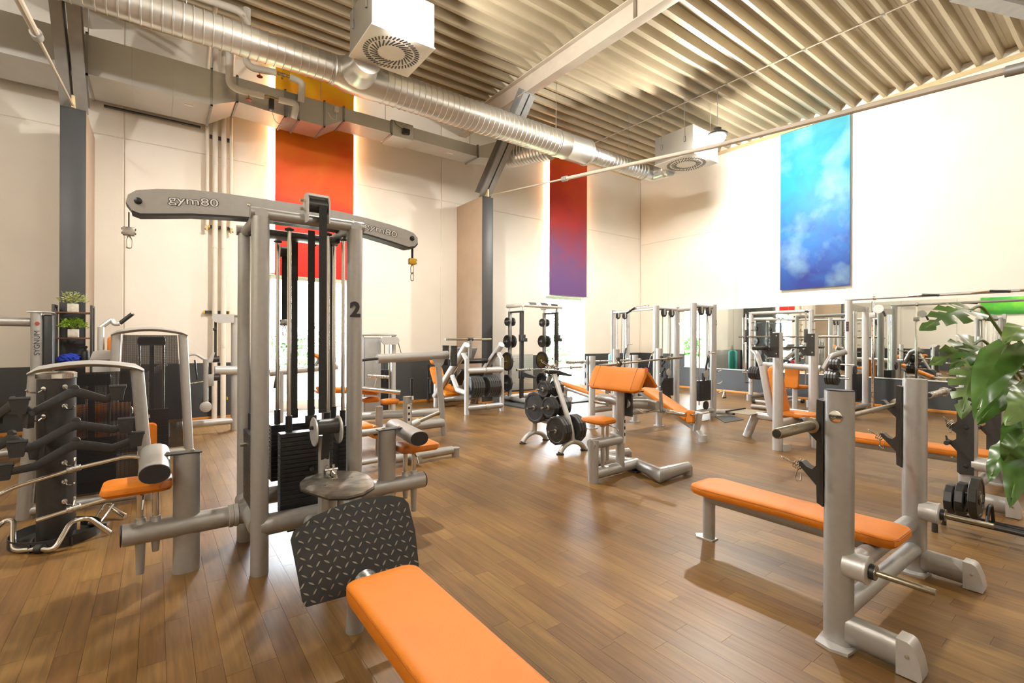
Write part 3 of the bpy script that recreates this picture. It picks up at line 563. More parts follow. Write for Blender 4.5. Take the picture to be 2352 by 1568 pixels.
for xx, yy, z0 in ((.72, 3.495, .86), (1.0 - .03, 3.495, .86), (.545, 3.61, .85), (.545, 3.84, .85), (.74, 3.985, .84), (.99, 3.985, .84), (1.115, 3.61, .85), (1.115, 3.84, .85)):
    k = S().cyl((xx, yy, z0), (xx, yy, 2.24), .0135, n=12).obj('guide_rod', M.chrome, t); S().cyl((xx, yy, z0), (xx, yy, z0 + .11), .022, n=12).obj('rod_bush', M.black, k)
    S().lathe((xx, yy, 2.215), Z, [(.014, 0), (.03, .006), (.03, .016), (.014, .02)], 12).obj('rod_collar', M.black, t)
# low pulley with cheeks, belt down to the steel plate
for xx in (.808, .962): S().lathe((xx, 3.22, .895), X, [(.09, 0), (.094, .004), (.09, .01)], 24).obj('pulley_cheek', M.silver2, t)
S().cyl((.818, 3.22, .92), (.962, 3.22, .92), .05, n=20).cyl((.785, 3.22, .92), (.985, 3.22, .92), .012, n=8).obj('low_pulley', M.gun, t)
S().oval((.885, 3.26, .1), (.885, 3.26, .86), .035, .03, Y).obj('pulley_post', M.silver, t)
S().box((.86, 3.19, .70), (.91, 3.194, .93)).rot('X', 12, (.885, 3.19, .90)).obj('belt', M.strap, t)
# frame beams
for p, q in (((.53, 3.40, .30), (1.13, 3.40, .30)), ((.53, 4.03, .30), (1.13, 4.03, .30)), ((.53, 3.71, .30), (-.16, 3.71, .30)), ((1.13, 3.71, .30), (1.82, 3.71, .30)), ((.53, 3.40, .30), (.53, 4.03, .30)), ((1.13, 3.40, .30), (1.13, 4.03, .30))):
    S().cyl(p, q, .066, n=20).obj('beam', M.silver, t)
for xx in (.42, 1.24): k = S().lathe((xx, 3.71, .30), X, [(.067, -.03), (.074, -.026), (.074, -.005), (.069, 0), (.074, .005), (.074, .026), (.067, .03)], 20).obj('beam_clamp', M.silver2, t)
def side_station(sg, t):
    f = lambda x: .83 + sg * (x - .83)
    S().oval((f(.16), 3.71, 0), (f(.16), 3.71, .755), .073, .042, Y).obj('seat_post', M.silver, t)
    S().prism([(-.13, -.0), (.11, 0), (.11, .008), (-.13, .012)], (f(.13), 3.75, .755), X * sg, Z, .08 * sg).obj('roller_bracket', M.gun, t)
    for q in (.06, .19): S().lathe((f(q), 3.71, .767), Z, [(.012, 0), (.012, .006), (.006, .01)], 10).obj('bolt', M.chrome, t)
    k = S().oval((f(-.005), 3.46, .705), (f(-.005), 3.96, .735), .078, .058, Z).obj('thigh_roller', M.silver, t)
    for yy, e in ((3.459, -.006), (3.961, .006)): S().oval((f(-.005), yy, .705 if yy < 3.7 else .735), (f(-.005), yy + e, .705 if yy < 3.7 else .735), .074, .054, Z).obj('roller_cap', M.black, k)
    for q, z1 in ((-.075, .555), (-.0, .57)):
        S().cyl((f(q), 3.71, .2), (f(q), 3.71, z1), .019, n=14).obj('seat_pole', M.chrome, t)
        S().lathe((f(q), 3.71, .33), Z, [(.05, 0), (.03, .03), (.027, .06)], 16).obj('pole_socket', M.silver, t)
    S().cyl((f(-.075), 3.71, .05), (f(-.075), 3.71, .26), .022, .028, 14).cyl((f(0.), 3.71, .17), (f(0.), 3.71, .26), .018, .026, 14).obj('lower_sleeve', M.silver, t)
    S().lathe((f(-.165), 3.71, .30), (-sg, 0, 0), [(.066, 0), (.063, .006)], 20).obj('end_cap', M.black, t)
    S().lathe((f(-.06), 3.71, .53), Z, [(.02, 0), (.06, .03), (.08, .034)], 16).obj('seat_bracket', M.brushed, t)
    S().tube([(f(-.06), 3.66, .535), (f(-.06), 3.62, .52), (f(-.065), 3.6, .47)], .006, 6).obj('release_lever', M.chrome, t)
    p = S(); pad(p, (f(-.09), 3.71, .566), X, Y, rrect(.34, .28, .05), .055); k = p.obj('seat_pad', M.leather, t)
    p = S(); pad(p, (f(.028), 3.71, .5665), X, Y, rrect(.112, .282, .05), .0555); p.obj('worn_cover', M.leather2, k)
side_station(1, t); side_station(-1, t)
text('number', '2', .14, (1.115, 3.339, 1.69), Vector((1, .0, 0)), Z, M.ink, t, ext=.004, offset=.006)
# front low row: steel plate, treaded foot board, bench
t = thing('low_row_station', 'low row bench with orange pad, black treaded footboard and worn steel plate', 'gym bench', (.83, 2.2, 0))
S().cyl((.83, 3.33, .28), (.83, 2.5, .24), .055, n=18).obj('beam', M.silver, t); S().oval((.86, 3.05, .0), (.86, 3.05, .60), .04, .05, Y).obj('plate_post', M.silver, t); S().cyl((.93, 3.05, .2), (.93, 3.05, .6), .02).obj('plate_strut', M.silver, t)
ol2 = [(-.15, -.05), (-.175, .02), (-.16, .1), (-.11, .17), (-.02, .2), (.08, .19), (.15, .13), (.175, .04), (.165, -.06), (.13, -.14), (.05, -.2), (-.03, -.21), (-.1, -.17)]
ol2 = [(a * 1.17, b * 1.38) for a, b in ol2]
pl = S().prism(ol2, (.89, 2.97, .605), X, Y, .012).obj('steel_plate', mat('worn_steel_plate', (.34, .32, .28), .36, .85, noise=.45, nscale=14, bump=.4, bscale=80), t)
S().prism([(a * 1.015, b * 1.015) for a, b in ol2], (.89, 2.97, .596), X, Y, .009).obj('plate_rim', M.black, t)
for q in ((.8, 2.94), (.98, 3.03)): S().lathe((*q, .6171), Z, [(.022, 0), (.022, .001), (.01, .0012)], 14).obj('rivet', M.brushed, pl)
S().box((.855, 3.10, .617), (.925, 3.16, .66), .006).cyl((.85, 3.11, .665), (.93, 3.11, .665), .01).cyl((.87, 3.13, .64), (.87, 3.13, .69), .008).cyl((.91, 3.13, .64), (.91, 3.13, .69), .008).obj('belt_clamp', M.brushed, t)
S().tube([(.89, 3.10, .66), (.872, 3.07, .64), (.878, 3.03, .628), (.902, 3.03, .628), (.908, 3.07, .64), (.89, 3.10, .66)], .006, 6, .015).obj('hook', M.chrome, t)
fu = X; fv = Vector((0, .15, .30)).normalized(); fo = Vector((.82, 2.30, .275))
fol = [(-.27, 0), (-.285, .03), (-.30, .2), (-.31, .3), (-.295, .335), (-.2, .385), (-.05, .415), (.05, .425), (.2, .41), (.27, .385), (.295, .35), (.305, .2), (.29, .03), (.275, .005), (.1, -.004), (-.1, -.006)]
fp = S().prism(fol, fo, fu, fv, .006).obj('footboard', mat('black_treadboard', (.018, .017, .016), .45, .2, noise=.2, nscale=20), t); fn = fu.cross(fv)
lug = S(); lug.prism([(-.0165, .001), (-.006, .004), (.006, .004), (.0165, -.001), (.006, -.0035), (-.006, -.0035)], (0, 0, 0), X, Y, .0022); lme = lug.mesh('tread_lug', mat('tread_steel', (.22, .2, .17), .25, .9, noise=.1), None, 60)
for i in range(-8, 9):
    for j in range(0, 12):
        u_, v_ = i * .039 + (.006 if j % 2 else -.006), .014 + j * .038
        ins = -.28 < u_ < .285 and v_ < .33 + .08 * (1 - (u_ / .3) ** 2) and not (abs(u_ - .01) < .04 and v_ < .1)
        if not ins: continue
        a = R(52 if (i + j) % 2 else -32); o = bpy.data.objects.new('tread_lug', lme); C.objects.link(o); o.parent = fp
        mm = Matrix((fu, fv, fn)).transposed().to_4x4(); o.matrix_local = Matrix.Translation(fo + fu * u_ + fv * v_ + fn * .0062 - t.location) @ mm @ Matrix.Rotation(a, 4, 'Z')
S().lathe((.82, 2.30, .31), (0, -1, .1), [(.06, .01), (.05, .05), (.042, .09)], 18).obj('plate_socket', M.brushed, t)
S().cyl((.82, 2.35, .30), (.82, 2.16, .32), .042, n=16).obj('bench_neck', M.silver2, t); S().cyl((.82, 2.45, .0), (.82, 2.38, .32), .045, n=16).obj('front_leg', M.silver, t)
S().oval((.82, 2.15, .31), (.82, .75, .31), .05, .04, Z).obj('bench_rail', M.silver, t); S().oval((.82, .95, 0), (.82, .95, .29), .045, .03, Y).obj('rear_leg', M.silver, t); S().box((.6, .9, 0), (1.04, 1.0, .03), .01).obj('foot_plate', M.silver, t)
p = S(); pad(p, (.825, 1.42, .355), X, Y, [(a, b) for a, b in rrect(.33, 1.42, .06)], .075, .008); bp_ = p.obj('bench_pad', M.leather, t)
rr = rrect(.325, 1.415, .058); S().tube([(.825 + a, 1.42 + b, .417) for a, b in rr + rr[:1]], .0035, 5).obj('piping', M.leather2, bp_)
# ================================================================== weight plates, bars, collars
def wplate(c, ax, r, th, lab, grp, m=None, n=12, sub=True, hub=None):
    c = Vector(c); a = Vector(ax).normalized(); t = thing('weight_plate', lab, 'weight plate', c, grp); h = th / 2; up = Z if abs(a.z) < .9 else X
    S().lathe(c, a, [(.02, -h), (.05, -h), (.055, -h * .75), (r * .80, -h * .75), (r * .84, -h), (r * .96, -h), (r, -h * .8), (r, h * .8), (r * .96, h), (r * .84, h), (r * .80, h * .75), (.055, h * .75), (.05, h), (.02, h)], n, up).obj('disc', m or M.plate, t, 20)
    if sub:
        x, y, z = frame_of(a, up)
        for sg in (-1, 1):
            o = c + a * (sg * h); S().lathe(o, a * sg, [(.03, -.004), (.03, .003), (.024, .004)], 14).obj('hub', hub or M.brushed, t)
            for k in range(3):
                g = R(90 + 120 * k); d = x * math.cos(g) + y * math.sin(g); e = a.cross(d)
                S().prism([(p * r * .32 * 1.0, q * r * .16) for p, q in ((-.9, -.5), (-.5, -.9), (.5, -.9), (.9, -.5), (.9, .4), (.5, .9), (-.5, .9), (-.9, .4))], o + d * (r * .58) - a * (sg * h * .24), e * (1 if sg > 0 else -1), d, .0012).obj('grip_hole', M.black, t)
    return t
def barbell(p, q, lab, m=None, sl=.40, rs=.025, rb=.0145, tilt=None, grp='barbells'):
    p, q = Vector(p), Vector(q); d = (q - p).normalized(); t = thing('barbell', lab, 'barbell', (p + q) / 2, grp)
    S().cyl(p + d * (sl + .02), q - d * (sl + .02), rb, n=12).obj('shaft', m or M.bar, t)
    for o, e in ((p, d), (q, -d)):
        k = S().lathe(o, e, [(rs * .9, 0), (rs, .004), (rs, sl), (rs * 1.55, sl + .001), (rs * 1.55, sl + .03), (rs * .7, sl + .035)], 18).obj('sleeve', m or M.bar, t)
        S().lathe(o, -e, [(rs * .75, 0), (rs * .72, .0015), (rs * .5, .002)], 14).obj('end_cap', M.black, k)
    return t
def collar(c, ax, lab, r=.028):
    c = Vector(c); a = Vector(ax).normalized(); x, y, z = frame_of(a); t = thing('spring_collar', lab, 'spring collar', c, 'spring collars')
    S().tube([c + a * (.012 * k / 10) + x * (r * math.cos(k * .628)) + y * (r * math.sin(k * .628)) for k in range(32)], .0032, 6).obj('coil', M.chrome, t)
    for s_, nm in ((1, 'grip'), (-1, 'grip')):
        o = c + x * r * (1 if s_ > 0 else .8) + a * (.03 if s_ > 0 else 0); d = (x * .9 + y * (.3 * s_) + a * (.4 * s_)).normalized(); e = d.cross(y).normalized() * .014
        S().tube([o, o + d * .04 + e, o + d * .10 + e, o + d * .115, o + d * .10 - e, o + d * .045 - e * .6], .0028, 6, .01).obj(nm, M.chrome, t)
    return t
# ================================================================== flat bench press stations
def bench_press(x1, x2, yp, lab, style, wide=.065, far=2.05, zp=.40):
    t = thing('bench_press', lab, 'gym bench', ((x1 + x2) / 2, yp, 0)); xc = (x1 + x2) / 2
    for i, xx in enumerate((x1, x2)):
        S().oval((xx, yp, 0), (xx, yp, 1.245), .045, wide, Y).obj('upright', M.silver, t); S().oval((xx, yp, 1.246), (xx, yp, 1.25), .044, wide - .002, Y).obj('upright_cap', M.black, t)
        S().prism([(-.09, -.07), (.03, -.08), (.05, 0), (.03, .08), (-.09, .07), (-.11, 0)], (xx, yp, 0), X, Y, .014).obj('base_plate', M.silver2, t)
        f = S().oval((xx, yp - .04, .09), (xx, yp - .26, .085), .045, .07, Z).obj('foot', M.silver, t)
        S().prism([(0, .006), (-.088, .006), (-.094, .03), (-.082, .09), (-.064, .14), (-.054, .155), (-.04, .162), (0, .164)], (xx - .047, yp - .24, 0), Y, Z, .094).obj('foot_cap', M.silver2, f)
        S().lathe((xx - .05, yp - .28, .1), -X, [(.008, 0), (.008, .003), (.003, .004)], 10).obj('screw', M.chrome, f)
        S().lathe((xx, yp - .03, .405), -Y, [(.062, 0), (.062, .085), (.066, .087), (.066, .095), (.058, .1)], 20).obj('peg_socket', M.silver2, t)
        k = S().lathe((xx, yp - .13, .405), -Y, [(.035, 0), (.035, .025), (.015, .026), (.015, .235), (.013, .238)], 14).obj('storage_peg', M.bar, t); S().lathe((xx, yp - .128, .405), -Y, [(.036, 0), (.036, .024), (.02, .0245)], 14).obj('rubber_ring', M.black, k)
        y0 = yp + wide
        if style == 1:
            o = [(0, .66), (.028, .675), (.03, .76), (.11, .845), (.115, .865), (.1, .868), (.075, .845), (.05, .838), (.032, .86), (.03, .985), (.11, 1.065), (.115, 1.088), (.1, 1.09), (.08, 1.068), (.05, 1.06), (.032, 1.08), (.03, 1.195), (0, 1.19)]
            h = S().prism(o, (xx - .03, y0 - .005, 0), Y, Z, .06).obj('bar_catch', M.gun, t)
            for zz in (.72, .98): S().prism([(.008, zz), (.014, zz), (.014, zz + .12), (.008, zz + .12)], (xx - .0305, y0 - .005, 0), Y, Z, .0005).obj('slot', M.black, h)
        else:
            o = [(-.11, .31), (-.02, .3), (0, .32), (0, .50), (.05, .56), (.075, .58), (.08, .63), (.07, .63), (.06, .6), (.03, .59), (.005, .61), (.005, .66), (.07, .71), (.08, .77), (.07, .775), (.05, .74), (.02, .74), (.0, .77), (.005, .97), (.06, 1.03), (.05, 1.08), (.0, 1.06), (-.11, 1.06)]
            h = S().prism(o, (xx - .055, y0, 0), Y, Z, .012).obj('bar_catch', M.gun, t)
            for zz in (.38, .72): S().lathe((xx - .0551, y0 - .06, zz), -X, [(.018, 0), (.014, .006), (.005, .008)], 14).obj('bolt', M.black, h)
            S().cyl((xx - .05, y0 + .055, .575), (xx - .14, y0 + .055, .575), .02, n=12).obj('rubber_stop', M.rubber, h)
    S().cyl((x1, yp, .15), (x2, yp, .15), .045, n=18).obj('cross_beam', M.silver, t); S().cyl((x1, yp + .02, .31), (x2, yp + .02, .31), .05, n=18).obj('cross_beam', M.silver, t)
    S().oval((xc, yp, .315), (xc, far - .05, .315), .04, .045, Z).obj('bench_rail', M.silver, t)
    S().oval((xc, far - .05, 0), (xc, far - .05, .36), .036, .045, Y).obj('leg', M.silver, t); S().prism([(-.04, -.05), (.04, -.05), (.05, .07), (0, .11), (-.05, .07)], (xc, far - .05, 0), X, Y, .01).obj('base_plate', M.silver2, t)
    S().box((xc - .05, yp + .02, .358), (xc + .05, yp + .28, .366)).obj('pad_bracket', M.silver, t)
    w0, w1 = .16, .175; y0, y1 = yp - .11, far + .03; L_ = y1 - y0
    ol = [(-w0 + .05, 0), (w0 - .05, 0), (w0 - .015, .012), (w0, .06), (w1 - .02, L_ * .5), (w1, L_ - .09), (w1 - .02, L_ - .03), (w1 - .07, L_), (-w1 + .07, L_), (-w1 + .02, L_ - .03), (-w1, L_ - .09), (-w1 + .02, L_ * .5), (-w0, .06), (-w0 + .015, .012)]
    p = S(); pad(p, (xc, y0, zp - .035), X, Y, ol, .06, .006); k = p.obj('bench_pad', M.leather, t); S().tube([(xc + a * .985, y0 + b * .995 + .003, zp + .012) for a, b in ol + ol[:1]], .003, 5).obj('piping', M.leather2, k)
    S().lathe((xc - .045, yp + .22, .33), -X, [(.012, 0), (.012, .004), (.004, .005)], 10).obj('bolt', M.chrome, t)
    return t
b1 = bench_press(2.71, 3.95, .935, 'flat bench press with long orange pad, barbell in black angular catches', 1)
# oval badge on the first upright
S().lathe((2.664, .935, 1.12), -X, [(.03, -.002), (.03, .002), (.027, .003)], 24, Z).obj('badge', M.chrome, b1); b_ = b1.children[-1]
for v in b_.data.vertices: v.co.z = (v.co.z - 1.12) * .62 + 1.12
text('badge_text', 'gym80', .02, (2.6605, .935, 1.12), -Y, Z, M.ink, b1, ext=.0003, offset=.0004)
barbell((2.30, 1.045, 1.062), (4.40, 1.045, 1.062), 'steel barbell with black end emblem resting on the foremost bench press', sl=.36)
bench_press(5.81, 7.05, 1.0, 'flat bench press with orange pad and flat black catch plates behind the plant', 2, far=2.2, zp=.39)
barbell((5.05, 1.105, 1.045), (7.25, 1.105, 1.045), 'steel barbell with bright blank end, half behind the plant leaves', M.brushed, sl=.45)
collar((2.71, 1.10, .835), (0, .5, .25), 'chrome spring collar hung on the lower catch of the badged upright'); collar((3.95, 1.10, .835), (0, .5, .25), 'chrome spring collar hung on the lower catch of the inner upright'); collar((5.76, 1.10, .735), (0, .3, .3), 'chrome spring collar on the flat black catch plate near the plant')
# low floor rack with plates on edge
t = thing('plate_rack', 'low black bent-tube floor rack holding upright weight plates', 'rack', (5.0, .4, 0))
for xx, zz in ((4.88, .14), (5.13, .10)): S().tube([(xx, 1.03, 0), (xx, 1.03, zz), (xx, .9, zz), (xx, -.5, zz), (xx, -.6, zz), (xx, -.6, 0)], .02, 12, .06).obj('rail', M.gun, t)
for yy in (.74, .38): S().tube([(4.88, yy, .14), (4.95, yy, .26), (5.05, yy, .26), (5.13, yy, .10)], .012, 8, .03).obj('divider', M.gun, t)
for yy, r in ((.965, .115), (.90, .13), (.82, .16), (.50, .17)): wplate((5.03, yy, .135 + r), (0, 1, .0), r, .052, 'black twelve-sided weight plate standing in the low floor rack, ' + {.115: 'the smallest', .13: 'the second smallest', .16: 'with raised numbers', .17: 'standing apart from the others'}[r], 'plates in the floor rack', n=10)
text('embossed_weight', '10 KG', .04, (5.1, .7925, .255), Vector((0.25, 0, 1)), Vector((-1, 0, .25)), M.brushed, bpy.data.objects['weight_plate.002'], ext=.0006)
# ================================================================== monstera
def leafmat(nm, c1, c2, r):
    m = mat(nm, c1, r, noise=.35, nscale=14, stretch=None); b = m.node_tree.nodes['Principled BSDF']; b.inputs['Subsurface Weight'].default_value = .15; b.inputs['Subsurface Radius'].default_value = (.01, .02, .005); return m
M.mon = leafmat('monstera_leaf', (.055, .125, .022), 0, .3); M.mon2 = leafmat('monstera_leaf_light', (.12, .20, .05), 0, .32); M.stem = mat('plant_stem', (.10, .14, .03), .45, noise=.2)
t = thing('monstera_plant', 'large potted monstera with split glossy leaves at the picture edge by the benches', 'plant', (2.98, .1, 0))
S().lathe((2.98, .1, 0), Z, [(.14, 0), (.16, .02), (.2, .36), (.21, .38), (.18, .38), (.175, .34), (.02, .335)], 24).obj('pot', M.gun, t)
S().lathe((2.98, .1, .335), Z, [(.02, 0), (.174, .003), (.02, .01)], 20).obj('soil', M.soil, t)
LV = [((2.665, 0.45, 1.62), (2.32, 0.519, 1.543), .17, 1, (-.25, -.5, .8)), ((2.743, 0.454, 1.481), (2.412, 0.513, 1.41), .15, 1, (-.3, -.8, .6)), ((2.647, 0.401, 1.451), (2.408, 0.454, 1.398), .14, 1, (-.4, -.4, .8)), ((2.494, 0.327, 1.476), (2.221, 0.359, 1.264), .15, 0, (-.75, -.1, .7)), ((2.686, 0.434, 1.404), (2.524, 0.45, 1.22), .19, 1, (-.9, 0, .3)), ((2.682, 0.313, 1.332), (2.424, 0.38, 1.21), .15, 0, (-.3, -.3, 1)), ((2.478, 0.277, 1.307), (2.284, 0.297, 1.225), .13, 0, (-.6, -.6, .6)), ((2.544, 0.291, 1.194), (2.304, 0.290, 0.968), .14, 0, (-.8, -.3, .5)), ((2.482, 0.274, 1.531), (2.278, 0.301, 1.491), .12, 0, (0, -.4, 1)), ((2.34, 0.255, 1.18), (2.35, 0.31, 1.09), .10, 0, (-1, 0, 0.1)), ((2.906, 0.333, 1.382), (2.722, 0.345, 1.353), .09, 1, (0, 0, 1)), ((2.62, .30, 1.12), (2.46, .36, 1.0), .13, 0, (-.6, .2, .6))]
for i, (a, b, wd, split, nr) in enumerate(LV):
    a, b, nr = Vector(a), Vector(b), Vector(nr); d = b - a; L_ = d.length; d.normalize(); sd = nr.cross(d).normalized(); up = d.cross(sd).normalized()
    if up.dot(nr) < 0: up = -up
    s = S(); nt_, nv = (26, 5); hw = wd * .40
    for sg in (-1, 1):
        g = []
        for u in range(nt_ + 1):
            tt = u / nt_; wv = math.sin(math.pi * min(1, tt * .96 + .04) ** .62) ** .8 if tt < 1 else 0; row = []
            for v in range(nv + 1):
                q = v / nv; f = wv * hw * q
                row.append(s.b.verts.new(a + d * (L_ * (tt - .14 * q * (1 - tt) + .12 * q * tt)) + sd * (sg * f) + up * (.035 * math.sin(math.pi * tt) - .10 * f - .05 * q * q * wd * 2 * .4 + .006 * math.sin(tt * 20 + i) * q)))
            g.append(row)
        for u in range(nt_):
            for v in range(nv):
                if split and 2 < u < 23 and ((v >= 1 and u % 5 == 0) or (v >= 3 and u % 5 == 1)): continue
                vs = (g[u][v], g[u + 1][v], g[u + 1][v + 1], g[u][v + 1]); s.b.faces.new(vs if sg > 0 else vs[::-1])
    o = s.obj('leaf', M.mon2 if i in (1, 4, 6, 8) else M.mon, t, 60)
    k = S().tube([a + up * .004, a + d * (L_ * .5) + up * .039, b + up * .002], .003, 6, .1).obj('midrib', M.mon2, o)
    sp = Vector((2.98, .1, .34)); S().tube([a + d * .01, a - d * .08 + Z * .01, (a + sp) / 2 + Vector((.12, -.05, .18)), sp + Vector((.02 * (i % 4 - 1.5), .02 * (i % 3 - 1), .0))], .006, 7, .2).obj('stem', M.stem, t)
# ================================================================== preacher curl bench
t = thing('preacher_bench', 'preacher curl bench with orange arm pad, small orange seat and curl bar rests', 'gym bench', (4.05, 3.5, 0))
S().oval((3.66, 3.5, 0), (3.66, 3.5, .44), .045, .06, Y).obj('rear_post', M.silver, t)
S().cyl((3.62, 3.5, .40), (4.06, 3.5, .40), .055, n=18).obj('upper_beam', M.silver, t); S().cyl((3.66, 3.5, .085), (4.38, 3.52, .085), .06, n=18).obj('base_beam', M.silver, t)
S().oval((4.08, 3.5, .1), (4.08, 3.5, .97), .042, .05, Y).obj('main_post', M.silver, t)
for sg in (-1, 1):
    f = lambda y: 3.52 + sg * (3.52 - y)
    S().tube([(4.38, 3.52, .08), (4.2, f(3.08), .08), (4.74, f(3.1), .08)], .055, 16, .0).obj('splayed_foot', M.silver, t)
    S().oval((4.735, f(3.1), 0), (4.735, f(3.1), .09), .05, .052, Y).obj('foot_end', M.silver, t)
S().box((4.28, 3.44, 0), (4.46, 3.6, .02), .005).obj('floor_pad', M.rubber, t)
for xx, z1 in ((3.8, .60), (3.87, .62)):
    S().cyl((xx, 3.5, .2), (xx, 3.5, z1), .017, n=12).obj('seat_pole', M.chrome, t); S().cyl((xx, 3.5, .12 if xx < 3.85 else .2), (xx, 3.5, .36), .018, .026, 12).obj('pole_sleeve', M.silver, t)
S().lathe((3.8, 3.5, .56), Z, [(.02, 0), (.06, .04), (.075, .045)], 14).obj('seat_bracket', M.silver2, t); S().tube([(3.85, 3.48, .58), (3.92, 3.42, .55), (3.94, 3.4, .52)], .006, 6).obj('release_lever', M.chrome, t)
p = S(); pad(p, (3.80, 3.53, .607), X, Y, [(-.12, -.17), (.08, -.15), (.13, -.08), (.13, .08), (.08, .15), (-.12, .17), (-.16, .1), (-.16, -.1)], .05); p.obj('seat_pad', M.leather, t)
# arm pad: two sloping cushions meeting at a ridge along y
u = Vector((.13, 0, .24)).normalized()
p = S(); pad(p, (3.975, 3.5, .93), Vector((0, -1, 0)), u, [(-.36, .02), (-.3, -.01), (.3, -.01), (.36, .02), (.37, .2), (.35, .27), (-.35, .27), (-.37, .2)], .055, .01); k = p.obj('arm_pad', M.leather, t)
for yy in (3.24, 3.76): S().tube([Vector((3.975, yy, .93)) + u * q + Vector((-.056, 0, .03)) for q in (0.01, .14, .26)], .003, 5).obj('seam', M.leather2, k)
u2 = Vector((.2, 0, -.20)).normalized()
p = S(); pad(p, (4.09, 3.5, 1.175), Vector((0, -1, 0)), -u2, [(-.36, -.24), (.36, -.24), (.37, -.1), (.36, .0), (-.36, .0), (-.37, -.1)], .045, .008); p.obj('rear_arm_pad', M.leather, t)
S().prism([(0, 0), (.13, .2), (.28, .06)], (4.0, 3.3, .93), X, Z, .012).prism([(0, 0), (.13, .2), (.28, .06)], (4.0, 3.7, .93), X, Z, .012).box((4.0, 3.28, .925), (4.2, 3.72, .94)).obj('pad_bracket', M.gun, t)
S().prism([(-.05, -.13), (.05, -.13), (.06, 0), (.05, .13), (-.02, .16), (-.05, .1)], (4.135, 3.44, .78), Y, Z, .02).obj('hinge_plate', M.gun, t)
S().tube([(4.14, 3.46, .79), (4.35, 3.35, .775), (4.36, 3.22, .775)], .05, 16).obj('rest_arm', M.silver, t); S().tube([(4.14, 3.54, .80), (4.3, 3.8, .79), (4.3, 4.0, .79)], .05, 16).obj('rest_arm', M.silver, t)
for yy in (3.22, 4.0): S().prism([(-.025, -.10), (.025, -.10), (.0, .13), (-.045, .13)], (4.43, yy + .006, .79), X, Z, .012).obj('bar_rest', M.graysteel, t)
k = S().box((4.07, 3.4465, .36), (4.11, 3.449, .62)).obj('instruction_sticker', M.sticker, t)
for zz in (.58, .51, .44): S().box((4.08, 3.4455, zz), (4.1, 3.4464, zz + .035)).obj('sticker_figure', M.ink, k)
c = thing('curl_bar', 'chrome curl bar with bent grip lying on the preacher bench rests', 'barbell', (4.47, 3.6, .70), 'barbells')
S().tube([(4.47, 4.2, .70), (4.47, 3.86, .70), (4.44, 3.74, .66), (4.47, 3.6, .70), (4.44, 3.46, .66), (4.47, 3.34, .70), (4.47, 3.0, .70)], .0135, 10, .03).obj('shaft', M.chrome, c)
for y0, y1 in ((4.0, 4.26), (3.2, 2.95)): S().lathe((4.47, y0, .70), (0, y1 - y0, 0), [(.02, 0), (.04, .002), (.04, .03), (.028, .032), (.028, .06), (.025, .065), (.025, .25)], 16).obj('sleeve', M.chrome, c)
# ================================================================== plate tree
t = thing('plate_tree', 'silver A-shaped plate tree on two arched feet holding black plates', 'rack', (4.4, 4.97, 0))
xt = 4.4
for yy in (5.37, 4.585):
    S().tube([(xt - .22, yy, .02), (xt - .15, yy, .10), (xt, yy, .15), (xt + .15, yy, .10), (xt + .22, yy, .02)], .034, 14, .06).obj('arched_foot', M.silver2, t)
    for xx in (xt - .215, xt + .215): S().lathe((xx, yy, 0), Z, [(.05, 0), (.05, .014), (.035, .02)], 16).obj('foot_pad', M.gun, t)
S().tube([(xt, 5.37, .13), (xt, 5.36, .35), (xt, 5.03, .98)], .036, 14, .06).obj('a_leg', M.silver2, t); S().tube([(xt, 4.585, .13), (xt, 4.60, .3), (xt, 4.96, 1.02)], .036, 14, .06).obj('a_leg', M.silver2, t)
S().cyl((xt, 5.33, .34), (xt, 4.64, .32), .034, n=14).obj('crossbar', M.silver2, t)
S().lathe((xt, 5.0, 1.0), Z, [(.05, 0), (.10, .02), (.11, .05), (.09, .06)], 18).obj('collar_tray', M.gun, t)
def pegged(y, z, side, items, lab):
    x_ = xt + side * .04; S().cyl((x_ - side * .05, y, z), (xt + side * (.10 + sum(b for a, b in items) + .08), y, z), .0155, n=12).obj('peg', M.chrome, t); x_ += side * .025
    for r, th in items: x_ += side * th / 2; wplate((x_, y, z), (side, 0, 0), r, th - .002, lab, 'plates on the plate tree'); x_ += side * th / 2
pegged(5.02, .80, -1, [(.115, .04), (.115, .04)], 'small black plate on the top peg of the plate tree, window side of nothing'.replace(', window side of nothing', ', seat side')); pegged(5.02, .80, 1, [(.115, .045), (.115, .045)], 'small black plate on the top peg of the plate tree, rack side')
pegged(4.90, .565, -1, [(.14, .045), (.14, .045)], 'medium black plate on the middle peg of the plate tree, seat side'); pegged(4.90, .565, 1, [(.14, .045), (.14, .05)], 'medium black plate on the middle peg of the plate tree, rack side')
pegged(4.70, .285, -1, [(.19, .045), (.19, .045), (.19, .045)], 'large black plate on the low peg of the plate tree, seat side'); pegged(4.70, .285, 1, [(.19, .045), (.19, .045), (.19, .045)], 'large black plate on the low peg of the plate tree, rack side')
pegged(5.24, .52, -1, [(.225, .06)], 'largest black plate on the far leg of the plate tree'); pegged(5.24, .52, 1, [(.20, .05)], 'dark plate behind the far leg of the plate tree')
for k in range(7):
    a = k * .9; collar((xt + .05 * math.cos(a), 5.0 + .05 * math.sin(a), 1.075 + .006 * k), (math.sin(a * 2) * .6, .3, 1), 'chrome spring collar heaped on top of the plate tree')
